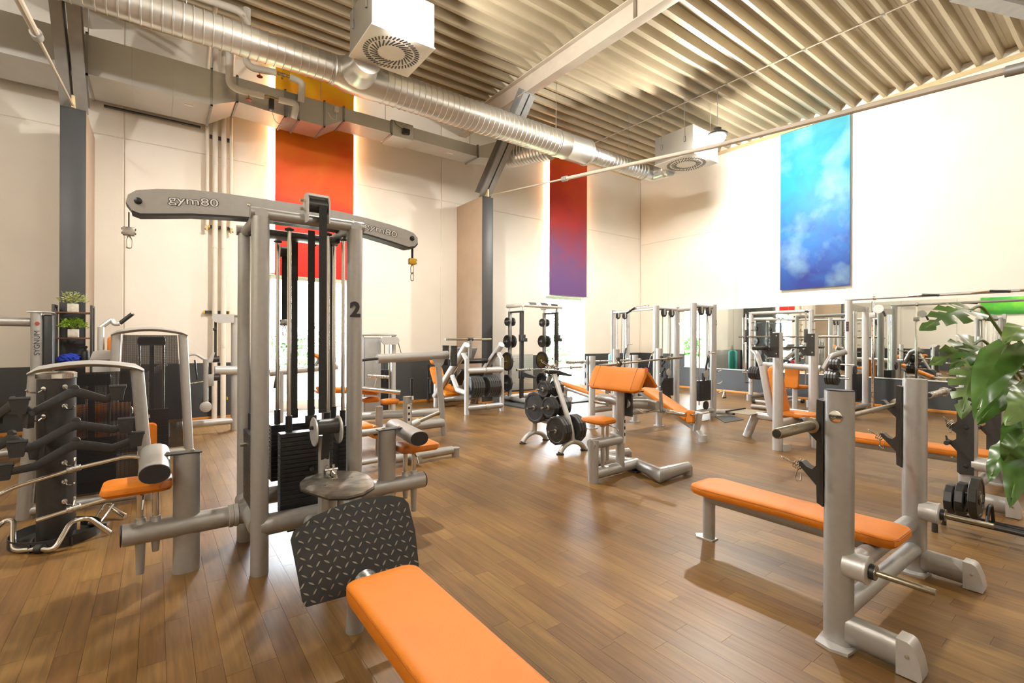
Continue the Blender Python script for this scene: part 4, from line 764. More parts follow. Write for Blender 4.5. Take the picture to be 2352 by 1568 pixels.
# ================================================================== back-to-back decline stations
def decline(x1, x2, yp, sg, lab, z0, z1, L_, mplate):
    t = thing('bench_station', lab, 'gym bench', ((x1 + x2) / 2, yp, 0)); xc = (x1 + x2) / 2
    for xx in (x1, x2):
        S().oval((xx, yp, 0), (xx, yp, 1.2 if sg > 0 else 1.33), .05, .055, Y).obj('upright', M.silver2, t)
        S().prism([(-.09, -.06), (.06, -.08), (.07, .06), (-.02, .09), (-.1, .04)], (xx, yp, 0), X, Y, .012).obj('base_plate', M.silver2, t)
        o = [(0, .62), (.03, .62), (.035, .74), (.08, .80), (.085, .83), (.06, .82), (.035, .84), (.035, .92), (.08, .97), (.085, 1.0), (.06, .99), (.035, 1.01), (.035, 1.05), (.08, 1.09), (.085, 1.13), (.04, 1.1), (.03, 1.2), (0, 1.2)]
        h = S().prism([(a * sg, b) for a, b in o][::sg], (xx - .055, yp + sg * .05, 0), Y, Z, .05).obj('bar_catch', mplate, t)
        for zz in (.68, .9, 1.15): S().lathe((xx - .056, yp + sg * .065, zz), -X, [(.008, 0), (.008, .004), (.003, .005)], 8).obj('bolt', M.chrome, h)
    S().cyl((x1, yp, .30), (x2, yp, .30), .05, n=16).obj('cross_beam', M.silver, t); S().cyl((x1, yp, .5), (x2, yp, .5), .045, n=16).obj('cross_beam', M.silver, t)
    ya, yb = yp + sg * .0, yp + sg * L_; d = Vector((0, yb - ya, z1 - z0)); up = Vector((0, 0, 1)); n = Vector((1, 0, 0)).cross(d).normalized(); n = n if n.z > 0 else -n
    p = S(); u_ = X if Vector((1, 0, 0)).cross(d).z > 0 else -X
    pad(p, (xc, ya, z0), u_, d, [(-.15, 0), (-.12, -.03), (.12, -.03), (.15, 0), (.16, d.length * .5), (.15, d.length - .06), (.1, d.length), (-.1, d.length), (-.15, d.length - .06), (-.16, d.length * .5)], .065, .008); p.obj('bench_pad', M.leather, t)
    S().oval(Vector((xc, ya - sg * .02, z0)) - n * .06, Vector((xc, yb, z1)) - n * .06, .04, .045, up).obj('bench_rail', M.silver2, t)
    return t, xc, yb, z1
t, xc, yb, z1 = decline(5.84, 6.94, 5.62, 1, 'bench press station with sloping orange pad rising towards the squat rack', .42, .62, 1.35, M.graysteel)
S().oval((xc, yb - .1, 0), (xc, yb - .1, .58), .05, .04, Y).obj('leg', M.silver2, t); S().cyl((xc - .16, yb - .05, .5), (xc + .16, yb - .05, .5), .02).obj('foot_bar', M.silver2, t)
for sx in (-1, 1): S().cyl((xc + sx * .06, yb - .05, .5), (xc + sx * .2, yb - .05, .5), .045, n=14).obj('foot_roller', M.black, t)
t, xc, yb, z1 = decline(5.84, 6.94, 5.10, -1, 'decline bench station with orange pad falling to a padded ankle hold', .72, .26, 1.0, M.gun)
S().oval((xc, yb + .02, .22), (xc, yb - .16, .05), .05, .05, Z).obj('rail_end', M.silver2, t); S().oval((xc, yb - .16, 0), (xc, yb - .16, .1), .055, .06, Y).obj('foot', M.silver2, t)
S().cyl((xc, yb - .05, .14), (xc, yb - .10, .42), .055, n=16).obj('ankle_post', M.silver2, t)
for zz, yy in ((.40, yb - .1), (.28, yb - .08)): S().cyl((xc - .2, yy, zz), (xc + .25, yy, zz), .017, n=12).obj('ankle_bar', M.chrome, t)
for sx in (-.17,): p = S(); pad(p, (xc + sx, yb - .05, .36), Y, Z, rrect(.13, .2, .05), .05, .01); p.obj('ankle_pad', M.leather, t)
S().box((xc - .118, yb - .11, .27), (xc - .110, yb + .02, .45), .003).obj('pad_backing', M.silver, t)
barbell((5.38, 5.74, 1.105), (7.25, 5.74, 1.105), 'steel barbell on the station whose pad rises towards the squat rack', M.brushed, sl=.33)
barbell((5.36, 5.0, 1.085), (7.46, 5.0, 1.175), 'steel barbell lying slightly tilted on the decline station', M.bar, sl=.38)
# ================================================================== leg press
t = thing('leg_press', 'plate-loaded silver leg press with orange seat and sloping rails', 'gym machine', (5.3, 8.6, 0))
for xx in (4.88, 5.72):
    S().oval((xx, 8.05, 0), (xx, 8.05, 1.08), .045, .05, Y).obj('front_post', M.silver2, t); S().cyl((xx, 8.05, 1.06), (xx, 8.2, 1.2), .045, n=16).obj('post_bend', M.silver2, t)
    S().oval((xx, 8.07, 1.36), (xx, 9.38, .22), .065, .065, Z).obj('rail', M.silver2, t)
    d = Vector((0, -1.31, 1.14)).normalized(); k = S().lathe(Vector((xx, 8.07, 1.36)) + d * .002, d, [(.066, 0), (.066, .008), (.05, .01)], 18).obj('rail_cap', M.white, t)
    S().cyl((xx - .06 if xx > 5 else xx + .06, 8.16, 1.2), (xx - .06 if xx > 5 else xx + .06, 9.2, .3), .018, n=10).obj('guide_rod', M.chrome, t)
    S().oval((xx, 9.35, 0), (xx, 9.35, .5), .045, .05, Y).obj('rear_post', M.silver2, t)
S().cyl((4.88, 8.05, .85), (5.72, 8.05, .85), .06, n=18).obj('cross_beam', M.silver2, t); S().cyl((4.88, 8.05, .12), (5.72, 8.05, .12), .06, n=18).obj('cross_beam', M.silver, t)
for zz in (.85, .12): S().lathe((5.31, 8.05, zz), X, [(.063, -.015), (.067, -.012), (.067, .012), (.063, .015)], 18).obj('beam_clamp', M.brushed, t)
S().tube([(4.88, 8.05, .42), (4.88, 8.4, .45), (4.88, 8.62, .72)], .05, 14).obj('side_brace', M.silver2, t)
S().cyl((4.95, 9.35, .14), (5.9, 9.35, .14), .07, n=16).obj('rear_beam', M.silver, t); S().oval((5.9, 9.35, 0), (5.9, 9.35, .22), .04, .06, Y).obj('rear_foot', M.silver, t)
S().box((4.97, 8.42, .98), (5.63, 8.5, 1.06), .01).rot('X', 40, (5.3, 8.46, 1.02)).obj('foot_platform', M.gun, t); S().box((4.98, 8.4, .70), (5.62, 8.95, .74), .01).rot('X', -40, (5.3, 8.6, .75)).obj('sled', M.gun, t)
S().cyl((4.62, 8.45, 1.47), (5.72, 8.45, 1.47), .022, n=12).obj('weight_bar', M.bar, t); S().tube([(5.2, 8.45, 1.47), (5.28, 8.6, 1.0)], .04, 14).obj('bar_mast', M.silver, t); S().cyl((5.14, 8.45, 1.47), (5.26, 8.45, 1.47), .035, n=14).obj('bar_clamp', M.black, t)
S().box((5.0, 8.9, 1.0), (5.6, 8.95, 1.32), .02).rot('X', 35, (5.3, 8.9, 1.1)).obj('foot_board', M.graysteel, t)
p = S(); pad(p, (5.0, 9.5, .62), X, Vector((0, .5, .8)), rrect(.3, .5, .06), .07); p.obj('backrest', M.leather, t); p = S(); pad(p, (5.0, 9.68, .98), X, Vector((0, .5, .8)), rrect(.22, .22, .08), .07); p.obj('head_pad', M.leather, t)
p = S(); pad(p, (5.05, 9.12, .34), X, Vector((0, .8, .35)), rrect(.36, .45, .06), .07); p.obj('seat_pad', M.leather, t); S().tube([(4.9, 9.75, .1), (4.9, 9.75, .9)], .03).obj('back_support', M.black, t)
S().tube([(4.72, 9.4, .62), (4.78, 9.4, .62), (4.78, 9.4, .3)], .016, 8).obj('side_handle', M.black, t)
for x0, sg in ((4.99, 1), (5.62, -1)):
    S().cyl((x0 - sg * .1, 8.14, .50), (x0 + sg * .29, 8.14, .50), .02, n=12).obj('plate_horn', M.brushed, t)
for k in range(5): wplate((4.99 + k * .054, 8.14, .52), (1, 0, 0), .225, .05, 'large black plate loaded on the leg press horn nearer the row machine', 'plates on the leg press', sub=(k in (0, 4)))
for k in range(6): wplate((5.37 + k * .048, 8.14, .52), (1, 0, 0), .225, .045, 'large black plate loaded on the leg press horn nearer the squat rack', 'plates on the leg press', sub=(k in (0, 5)))
# ================================================================== squat rack on its platform
pf = S().box((6.25, 8.0, 0), (8.6, 10.05, .03), .004).obj('platform_mat', M.mat); tag(pf, 'dark rubber platform under the squat rack', 'mat')
t = thing('squat_rack', 'dark grey half rack with white pull-up beam and plate pegs by the window', 'rack', (7.2, 8.8, .03))
xa, xb, yf_, yr = 6.66, 7.72, 8.6, 9.05
for xx in (xa, xb):
    fp_ = S().box((xx - .04, yf_ - .035, .12), (xx + .04, yf_ + .035, 2.12), .006).obj('front_upright', M.graysteel if 0 else M.gun, t)
    for k in range(22): S().cyl((xx - .041, yf_, .5 + k * .07), (xx - .0405, yf_, .5 + k * .07), .011, n=8).obj('hole', M.black, fp_)
    S().box((xx - .035, yr - .035, .12), (xx + .035, yr + .035, 2.12), .006).obj('rear_upright', M.graysteel, t)
    S().box((xx - .03, yf_, 2.08), (xx + .03, yr, 2.12), .004).obj('side_tie', M.gun, t); S().cyl((xx, yf_ - .15, 2.25), (xx, yr + .1, 2.25), .05, n=14).obj('top_side', M.white, t)
    for yy in (yf_, yr): S().cyl((xx, yy, 2.12), (xx, yy, 2.24), .03, n=12).obj('top_stub', M.white, t)
    S().cyl((xx, yf_ - .5, .09), (xx, yr + .15, .09), .06, n=16).obj('foot_beam', M.silver2, t)
    S().box((xx - .05, yf_ - .09, 1.42), (xx + .05, yf_ + .05, 1.58), .008).box((xx - .05, yf_ - .15, 1.42), (xx + .05, yf_ - .09, 1.50), .006).obj('bar_hook', M.gun, t)
    sa = S().prism([(.04, .62), (-.50, .62), (-.50, .66), (-.03, .75), (.04, .75)], (xx - .03, yf_, 0), Y, Z, .06).obj('spotter_arm', M.gun, t); S().box((xx - .05, yf_ - .05, .58), (xx + .05, yf_ + .05, .8), .006).obj('arm_bracket', M.gun, sa)
    for zz in (1.98 - .1, 1.42, .95, .45): S().cyl((xx - .16, yr, zz), (xx + .16, yr, zz), .014, n=10).obj('plate_peg', M.brushed, t)
S().cyl((xa - .05, yf_ - .12, 2.25), (xb + .05, yf_ - .12, 2.25), .055, n=14).obj('pull_up_beam', M.white, t); S().cyl((xa, yr, .12), (xb, yr, .12), .06, n=14).obj('rear_beam', M.silver2, t)
for xx in (6.85, 7.2, 7.5): S().cyl((xx - .1, yf_ - .125, 2.262), (xx + .1, yf_ - .125, 2.262), .05, n=14).obj('grip', M.black, t)
M.gold = mat('gold_plate_face', (.22, .15, .05), .35, .7, noise=.3, nscale=10)
for xx, nm in ((xa, 'on the leg press side'), (xb, 'on the window side')):
    for k, (zz, r, m_, n_) in enumerate(((1.88, .10, None, 12), (1.42, .15, None, 12), (.95, .22, M.gold, 24), (.45, .20, None, 10))):
        q = 'small black plate on the top peg of the squat rack ', 'medium black plate on the second peg of the squat rack ', 'round bumper plate with golden face on the squat rack ', 'large black plate on the lowest peg of the squat rack '
        for s_ in ((-1, 1) if k < 2 else (-1,)): wplate((xx + s_ * .075, yr, zz), (1, 0, 0), r, .045, q[k] + nm, 'plates on the squat rack', m_ and M.plate, n_)
        if m_: tp = bpy.context.scene.objects; S().lathe((xx - .0985, yr, zz), -X, [(.03, 0), (.17, .001), (.03, .002)], 28).obj('golden_face', M.gold, C.objects[-1].parent if C.objects[-1].parent else None)
barbell((6.33, 8.36, .80), (8.35, 8.36, .80), 'steel barbell lying across the spotter arms of the squat rack', M.brushed, sl=.36)
# checker plate panel on the wall behind the rack
t = thing('wall_panel', 'shiny studded metal wall panel behind the squat rack', 'panel', (7.2, 10.26, .1)); S().box((6.5, 10.262, .1), (8.35, 10.274, 1.06), .002).obj('sheet', M.galv, t)
s = S()
for i in range(30):
    for j in range(16): s.box((6.54 + i * .06, 10.258, .13 + j * .058), (6.575 + i * .06, 10.2625, .15 + j * .058))
o = s.obj('studs', M.galv, t); o['kind'] = 'stuff'
# ================================================================== row machine with long arm
t = thing('lever_row_machine', 'silver machine with long horizontal lever arm and twin black grips', 'gym machine', (3.1, 6.55, 0))
S().oval((2.5, 6.55, 1.20), (3.62, 6.55, 1.235), .06, .065, Z).obj('lever_arm', M.silver, t)
for yy in (6.42, 6.68): k = S().cyl((3.66, yy, 1.08), (3.66, yy, 1.37), .055, n=16).obj('grip', M.gun, t); S().lathe((3.66, yy, 1.07), Z, [(.057, 0), (.057, .03)], 16).lathe((3.66, yy, 1.35), Z, [(.057, 0), (.057, .03)], 16).obj('grip_rings', M.black, k)
S().tube([(3.46, 6.55, 1.10), (3.56, 6.55, 0)], .047, 16).obj('front_post', M.silver, t); S().prism([(-.11, .06), (.11, .06), (.08, -.02), (.03, -.07), (-.03, -.07), (-.08, -.02)], (3.45, 6.51, 1.12), X, Z, -.012).obj('pivot_plate', M.silver, t)
S().cyl((2.0, 6.55, .20), (3.54, 6.55, .20), .075, n=16).obj('base_beam', M.silver, t); S().cyl((2.2, 6.9, .36), (3.5, 6.6, .36), .06, n=16).obj('upper_beam', M.silver, t); S().oval((2.02, 6.55, 0), (2.02, 6.55, .26), .07, .07, Y).obj('rear_foot', M.silver, t)
S().tube([(2.5, 6.55, 1.2), (2.3, 6.55, 1.19), (2.15, 6.6, 1.13)], .018, 8, .05).obj('cable', M.black, t)
# seat unit with roller pads, partly behind the tower
t = thing('leg_curl_machine', 'orange padded leg curl machine with roller cushions behind the cable tower', 'gym machine', (2.2, 6.0, 0))
S().cyl((1.7, 5.95, .30), (2.75, 5.95, .34), .05, n=16).obj('base_beam', M.silver, t); S().oval((1.75, 5.95, 0), (1.75, 5.95, .3), .05, .05, Y).obj('foot', M.silver, t); S().oval((2.3, 5.95, .0), (2.3, 5.95, .62), .045, .05, Y).obj('seat_post', M.silver, t)
p = S(); pad(p, (1.95, 6.1, .80), Vector((1, 0, -.12)), Y, rrect(.75, .3, .08), .06); p.obj('chest_pad', M.leather, t)
p = S(); pad(p, (2.38, 5.8, .66), X, Y, rrect(.22, .16, .05), .06); p.obj('knee_pad', M.leather, t); p = S(); pad(p, (2.25, 6.12, .66), X, Y, rrect(.22, .16, .05), .06); p.obj('knee_pad', M.leather, t)
p = S(); pad(p, (1.88, 5.7, .40), X, Y, rrect(.42, .3, .06), .06); p.obj('seat_pad', M.leather, t)
for yy in (5.6, 5.85): k = S().cyl((2.12, yy, .36), (2.12, yy + .2, .36), .075, n=18).obj('roller_cushion', M.leather, t); S().lathe((2.12, yy - .001, .36), -Y, [(.04, 0), (.03, .01), (.01, .012)], 14).obj('roller_hub', M.black, k)
S().oval((2.08, 5.95, .86), (2.5, 5.75, .80), .05, .03, Z).obj('thigh_bar', M.chrome, t); S().tube([(2.2, 6.1, 1.0), (2.45, 6.0, .98)], .022).obj('handle', M.brushed, t); S().prism([(0, 0), (.06, 0), (.08, .12), (.03, .12)], (2.27, 6.05, .86), X, Z, .02).obj('handle_bracket', M.silver, t)
# plate loaded lever with upright post
t = thing('lever_press', 'silver lever machine with stickered upright post and black pull handle', 'gym machine', (2.6, 5.4, 0))
S().oval((2.44, 5.4, 0), (2.44, 5.4, .79), .055, .035, Y).obj('post', M.silver, t); S().tube([(2.46, 5.37, .70), (2.48, 5.34, .74), (2.48, 5.36, .80)], .016, 8, .03).obj('handle_neck', M.chrome, t); S().cyl((2.48, 5.36, .80), (2.48, 5.36, 1.01), .019, n=12).obj('handle_grip', M.black, t)
k = S().box((2.42, 5.362, .45), (2.465, 5.3645, .70)).obj('instruction_sticker', M.sticker, t)
for zz in (.64, .57, .50): S().box((2.43, 5.361, zz), (2.455, 5.3618, zz + .03)).obj('sticker_figure', M.ink, k)
S().tube([(2.44, 5.42, .42), (2.6, 5.42, .47)], .04, 14).obj('horn_socket', M.silver2, t); S().cyl((2.6, 5.42, .47), (2.88, 5.42, .555), .024, n=14).obj('plate_horn', M.bar, t)
S().cyl((1.6, 5.45, .40), (2.44, 5.42, .42), .035, n=14).obj('lever', M.silver, t)
S().oval((2.1, 5.25, .10), (3.0, 5.3, .085), .05, .05, Z).obj('base_beam', M.silver, t); S().oval((3.05, 5.3, 0), (3.05, 5.3, .11), .05, .05, Y).obj('foot', M.silver, t); S().oval((2.44, 5.9, .085), (2.44, 5.1, .085), .05, .045, Z).obj('cross_foot', M.silver, t); S().oval((2.75, 5.65, .0), (2.75, 5.65, .11), .05, .05, Y).obj('foot', M.silver, t); S().oval((2.44, 5.65, .085), (2.75, 5.65, .085), .045, .045, Z).obj('side_beam', M.silver, t)
S().oval((1.4, 5.2, .12), (2.1, 5.25, .12), .04, .03, Z).obj('side_rail', M.silver, t)
# tall weight tower behind
t = thing('weight_tower', 'silver weight tower with mesh shroud and cable head beside the leg press wall', 'gym machine', (3.3, 8.5, 0))
for xx in (2.95, 3.55): S().oval((xx, 8.5, 0), (xx, 8.5, 1.53), .045, .06, Y).obj('post', M.silver2, t)
S().box((2.9, 8.42, 1.53), (3.6, 8.6, 1.58), .02).obj('top_cap', M.silver2, t); S().box((3.0, 8.46, .15), (3.3, 8.56, 1.5), .004).obj('mesh_shroud', M.graysteel, t); S().box((3.0, 8.57, .15), (3.5, 8.62, .9)).obj('weight_stack', M.black, t)
S().prism([(0, .05), (.3, .05), (.34, 0), (.33, -.06), (.28, -.09), (.05, -.09), (0, -.04)], (3.28, 8.40, 1.46), X, Z, .03).obj('pulley_head', M.silver2, t)
S().tube([(3.6, 8.38, 1.4), (3.66, 8.38, 1.2)], .006, 6).obj('cable', M.black, t); S().tube([(3.33, 8.38, 1.4), (3.33, 8.38, .7)], .006, 6).obj('cable', M.black, t); S().cyl((3.45, 8.45, .1), (3.45, 8.45, 1.5), .014).obj('guide_rod', M.chrome, t)
# machine in front of the window, seen through the tower
t = thing('window_machine', 'silver lever machine with small orange pad standing before the orange painting window', 'gym machine', (1.9, 8.4, 0))
S().oval((1.6, 8.4, 0), (1.6, 8.4, .92), .05, .06, Y).obj('post', M.silver, t); S().oval((1.45, 8.4, .93), (2.5, 8.4, 1.0), .05, .055, Z).obj('lever', M.silver, t); S().oval((1.5, 8.4, .08), (2.6, 8.4, .08), .06, .05, Z).obj('base_beam', M.silver, t); S().oval((2.4, 8.4, .08), (2.4, 8.4, .55), .05, .05, Y).obj('seat_post', M.silver, t)
p = S(); pad(p, (2.35, 8.4, .56), X, Y, rrect(.4, .32, .06), .06); p.obj('seat_pad', M.leather, t); p = S(); pad(p, (2.2, 8.42, 1.12), Vector((.8, 0, -.5)), Y, rrect(.3, .25, .05), .06); p.obj('shoulder_pad', M.leather, t)
S().tube([(2.1, 8.4, .98), (2.2, 8.4, 1.12)], .03).obj('pad_arm', M.graysteel, t); S().tube([(1.5, 8.3, .7), (1.52, 8.2, .95), (1.55, 8.2, 1.05)], .02, 8).obj('handle', M.black, t)
# ================================================================== cable station in the corner
t = thing('cable_station', 'tall silver cable station of three linked pulley gates in the corner', 'gym machine', (8.6, 6.0, 0))
def gate(t, xa, xb, y, zt, stk, hand=True):
    for xx in (xa, xb): S().oval((xx, y, 0), (xx, y, zt), .055, .06, Y).obj('post', M.silver2, t)
    S().cyl((xa, y, zt - .05), (xb, y, zt - .05), .04, n=14).obj('top_rail', M.silver2, t); S().cyl((xa, y, .12), (xb, y, .12), .05, n=14).obj('foot_rail', M.silver2, t)
    xm = (xa + xb) / 2
    for xx in (xm - .14, xm + .12):
        k = S().lathe((xx, y - .05, zt - .14), Y, [(.02, 0), (.085, .004), (.085, .03), (.02, .034)], 20).obj('pulley', M.gun, t); S().box((xx - .02, y - .06, zt - .18), (xx + .02, y - .04, zt - .06)).obj('pulley_bracket', M.silver2, t)
        S().cyl((xx, y, .25), (xx, y, zt - .1), .012, n=8).obj('guide_rod', M.chrome, t)
    for dx in (-.05, .03, .09): S().cyl((xm + dx, y - .06, .4), (xm + dx * .5, y - .06, zt - .12), .004, n=6).obj('cable', M.ink, t)
    z0, z1 = stk; h = (z1 - z0) / 14; me = S().box((xm - .2, y - .06, 0), (xm + .16, y + .06, h - .002)).mesh('weight_plate', M.black)
    for k in range(14): o = bpy.data.objects.new('weight_plate', me); C.objects.link(o); o.parent = t; o.location = Vector((0, 0, z0 + k * h)) - t.location
    S().lathe((xm, y - .07, z1 + .12), Y, [(.02, 0), (.075, .004), (.075, .02), (.02, .024)], 20).obj('travel_pulley', M.silver2, t); S().box((xm - .02, y - .02, z1), (xm + .02, y + .02, z1 + .14)).obj('stack_stem', M.black, t)
    S().lathe((xm, y - .07, .24), Y, [(.02, 0), (.08, .004), (.08, .03), (.02, .034)], 20).obj('low_pulley', M.gun, t)
    carabiner((xb - .06, y - .1, zt - .3), t, .1)
gate(t, 8.02, 8.69, 5.14, 2.16, (.33, .71)); gate(t, 8.2, 8.9, 6.1, 2.17, (.31, .68)); gate(t, 9.4, 9.95, 8.3, 2.22, (.3, .7))
S().cyl((8.69, 5.14, 2.1), (8.9, 6.1, 2.1), .035).obj('link_rail', M.silver2, t); S().cyl((8.2, 6.1, 2.12), (9.4, 8.3, 2.16), .03).obj('link_rail', M.silver2, t); S().cyl((8.02, 5.14, .1), (8.2, 6.1, .1), .05).obj('link_foot', M.silver2, t)
S().oval((8.69, 5.14, .08), (8.95, 4.9, .08), .05, .05, Z).obj('outer_foot', M.silver2, t); S().oval((8.95, 4.9, .08), (8.98, 4.87, .08), .055, .055, Z).obj('foot_cap', M.gun, t)
for zz, yy in ((.86, 5.08), (.62, 5.08), (.45, 5.06)): S().tube([(8.74, yy, zz), (8.86, yy, zz + .02), (8.9, yy, zz + .05)], .01, 6, .03).obj('hanging_hook', M.chrome, t)
h = thing('stirrup_handle', 'chrome stirrup handle hanging on the low hook of the cable station', 'handle', (8.85, 5.0, .45)); S().tube([(8.85, 5.0, .5), (8.78, 5.0, .36), (8.92, 5.0, .36), (8.85, 5.0, .5)], .008, 7, .02).obj('stirrup', M.chrome, h); S().cyl((8.8, 5.0, .36), (8.9, 5.0, .36), .015).obj('grip', M.black, h)
for x0, y0, z0, lab in ((8.05, 6.05, 1.24, 'bent steel pull bar with black grip on the inner cable gate'), (8.5, 5.1, 1.23, 'bent steel pull bar with black grip on the front cable gate'), (9.9, 8.25, 1.35, 'bent steel pull bar with black grip on the far cable gate')):
    h = thing('pull_bar', lab, 'handle', (x0, y0, z0), 'pull bars'); S().tube([(x0 + .18, y0, z0), (x0, y0, z0), (x0 - .08, y0, z0 - .12)], .016, 8, .05).obj('bar', M.chrome, h); S().cyl((x0 - .07, y0, z0 - .1), (x0 - .13, y0, z0 - .32), .021, n=10).obj('grip', M.black, h)
h = thing('pull_bar', 'angled lat bar fixed on the top rail of the cable station', 'handle', (8.7, 6.9, 2.15), 'pull bars'); S().tube([(8.4, 6.45, 2.2), (8.7, 7.0, 2.2), (8.72, 7.25, 2.1)], .018, 8, .05).obj('bar', M.chrome, h); S().tube([(8.7, 7.05, 2.19), (8.72, 7.3, 2.08)], .024, 8).obj('grip', M.black, h)
tb_ = S().box((9.75, 8.62, .4), (10.05, 8.82, 1.1), .06).obj('step_board', M.teal); tag(tb_, 'teal step board standing upright behind the far cable gate', 'step board'); S().box((9.76, 8.6, 0), (10.04, 8.84, .4), .02).obj('step_stand', M.gun, tb_)
db = thing('dumbbell', 'red dumbbell on the floor stand behind the inner cable gate', 'dumbbell', (9.05, 7.1, .7)); S().lathe((8.95, 7.1, .76), X, [(.05, 0), (.06, .01), (.06, .07), (.02, .08), (.02, .16), (.06, .17), (.06, .23), (.05, .24)], 8).obj('red_shell', M.redp, db); S().box((8.95, 6.98, 0), (9.2, 7.22, .699), .01).obj('stand', M.gun, db)
for q, lab in (((8.66, 4.88, 9.05, 5.12), ''),):
    mt = S().prism([(8.62, 5.06), (8.14, 4.59), (8.73, 4.55), (9.05, 4.98)], (0, 0, .001), X, Y, .008).obj('floor_mat', M.mat); tag(mt, 'dark grey exercise mat on the floor before the cable station', 'mat')
mt = S().box((10.0, 8.9, 0), (11.4, 9.6, .02), .005).obj('floor_mat', mat('pale_mat', (.25, .21, .15), .8, noise=.1)); tag(mt, 'pale exercise mat on the floor in the far corner', 'mat')
# ================================================================== seated shoulder press station
t = thing('shoulder_press_bench', 'seated press station with tall orange backrest between two silver posts', 'gym bench', (7.3, 3.05, 0))
for xx in (6.74, 7.86):
    S().oval((xx, 3.05, 0), (xx, 3.05, 1.59), .06, .062, Y).obj('upright', M.silver2, t); S().prism([(-.02, -.09), (.1, -.13), (.05, .0)], (xx, 3.05, 0), X, Y, .09).obj('base_gusset', M.silver2, t)
    o = [(.05, 1.58), (.06, 1.58), (.062, 1.37), (.10, 1.34), (.17, 1.39), (.18, 1.37), (.14, 1.3), (.10, 1.26), (.05, 1.25), (-.05, 1.25), (-.05, 1.58)]
    h = S().prism(o, (xx - .068, 3.06, 0), Y, Z, .01).obj('bar_catch', M.gun, t)
    for yy, zz in ((3.04, 1.54), (3.04, 1.3)): S().lathe((xx - .0685, yy, zz), -X, [(.012, 0), (.012, .004), (.004, .006)], 8).obj('bolt', M.chrome, h)
S().oval((6.74, 3.05, .36), (7.86, 3.05, .36), .05, .05, Z).obj('cross_beam', M.silver2, t)
S().oval((7.3, 3.6, .34), (7.3, 2.75, .34), .05, .055, Z).obj('seat_rail', M.silver2, t); S().oval((7.3, 3.62, .36), (7.3, 3.76, 0), .05, .06, Y).obj('rear_leg', M.silver2, t); S().oval((7.3, 2.8, 0), (7.3, 2.8, .32), .05, .05, Y).obj('front_leg', M.silver2, t)
S().oval((7.3, 3.38, .35), (7.3, 3.52, 1.1), .05, .06, Y).obj('back_frame', M.silver2, t)
p = S(); pad(p, (7.3, 3.33, .74), X, Vector((0, .14, .75)), rrect(.30, .72, .07), .08); p.obj('backrest', M.leather, t)
p = S(); pad(p, (7.3, 2.98, .40), X, Y, rrect(.36, .42, .07), .065); p.obj('seat_pad', M.leather, t); S().cyl((7.1, 2.85, .37), (7.5, 2.85, .37), .03).obj('seat_bracket', M.silver2, t)
S().box((7.02, 3.58, .372), (7.58, 3.92, .38)).obj('spotter_plate', mat('chequer_plate', (.30, .26, .19), .4, .6, noise=.3, nscale=40, bump=.8, bscale=60), t); S().box((7.02, 3.92, .355), (7.58, 3.95, .40), .003).obj('plate_lip', M.gun, t)
barbell((6.3, 3.16, 1.375), (8.5, 3.16, 1.375), 'dark barbell in the catches of the seated press station', M.gun, sl=.30)
# ================================================================== smith machine in front of the mirror
t = thing('smith_machine', 'tall silver smith machine with guided bar before the mirror', 'gym machine', (11.7, 5.25, 0))
for yy in (5.92, 4.58):
    S().oval((11.68, yy, .1), (11.68, yy, 2.15), .045, .05, Y).obj('upright', M.silver2, t); S().cyl((11.56, yy + .06, .42), (11.56, yy + .06, 2.12), .016, n=10).obj('guide_rod', M.chrome, t)
    for zz in (.42, 2.1): S().box((11.53, yy + .04, zz), (11.7, yy + .08, zz + .03), .004).obj('rod_bracket', M.gun, t)
    S().oval((11.58, yy, .09), (12.75, yy, .09), .055, .055, Z).obj('foot_beam', M.silver, t); S().oval((11.6, yy, 0), (11.6, yy, .15), .05, .06, Y).obj('foot', M.silver, t)
    for k in range(9): S().cyl((11.6, yy - .05, .45 + k * .18), (11.6, yy - .12, .45 + k * .18), .012, n=8).obj('catch_pin', M.chrome, t)
    S().box((11.53, yy + .03, 1.42), (11.59, yy + .09, 1.72), .006).obj('carriage', M.gun, t)
S().cyl((11.68, 5.92, 2.12), (11.68, 4.58, 2.12), .04).obj('top_rail', M.silver2, t)
S().cyl((11.56, 6.16, 1.555), (11.56, 5.92, 1.555), .025, n=12).cyl((11.56, 4.5, 1.555), (11.56, 4.0, 1.555), .025, n=12).cyl((11.56, 5.95, 1.555), (11.56, 4.4, 1.555), .015, n=10).obj('guided_bar', M.bar, t)
# plate loaded press with orange seat
t = thing('plate_loaded_press', 'plate-loaded press with forked silver arms and orange seat before the mirror', 'gym machine', (10.4, 4.5, 0))
S().cyl((10.4, 5.0, .95), (10.4, 3.9, .93), .06, n=16).obj('cross_tube', M.silver2, t); S().oval((10.4, 4.0, 0), (10.4, 4.0, .93), .05, .06, Y).obj('post', M.silver2, t)
for y0, sg in ((5.05, 1), (3.85, -1)):
    S().tube([(10.4, y0, .92), (10.45, y0 + sg * .12, 1.18), (10.6, y0 + sg * .3, 1.26)], .055, 14, .04).obj('press_arm', M.silver, t); S().cyl((10.42, y0, .76), (10.42, y0 + sg * .42, .76), .018, n=10).obj('plate_horn', M.brushed, t)
    for k in range(4): wplate((10.42, y0 + sg * (.06 + k * .05), .76), (0, 1, 0), .14, .046, 'black plate on the press horn ' + ('nearer the blue painting' if sg < 0 else 'nearer the cable station'), 'plates on the press horns', sub=False)
S().cyl((10.42, 3.75, 1.02), (10.42, 3.35, 1.02), .016, n=10).obj('upper_horn', M.brushed, t)
for k in range(3): wplate((10.42, 3.72 - k * .05, 1.02), (0, 1, 0), .11, .046, 'small black plate on the upper horn of the press', 'plates on the press horns', sub=False)
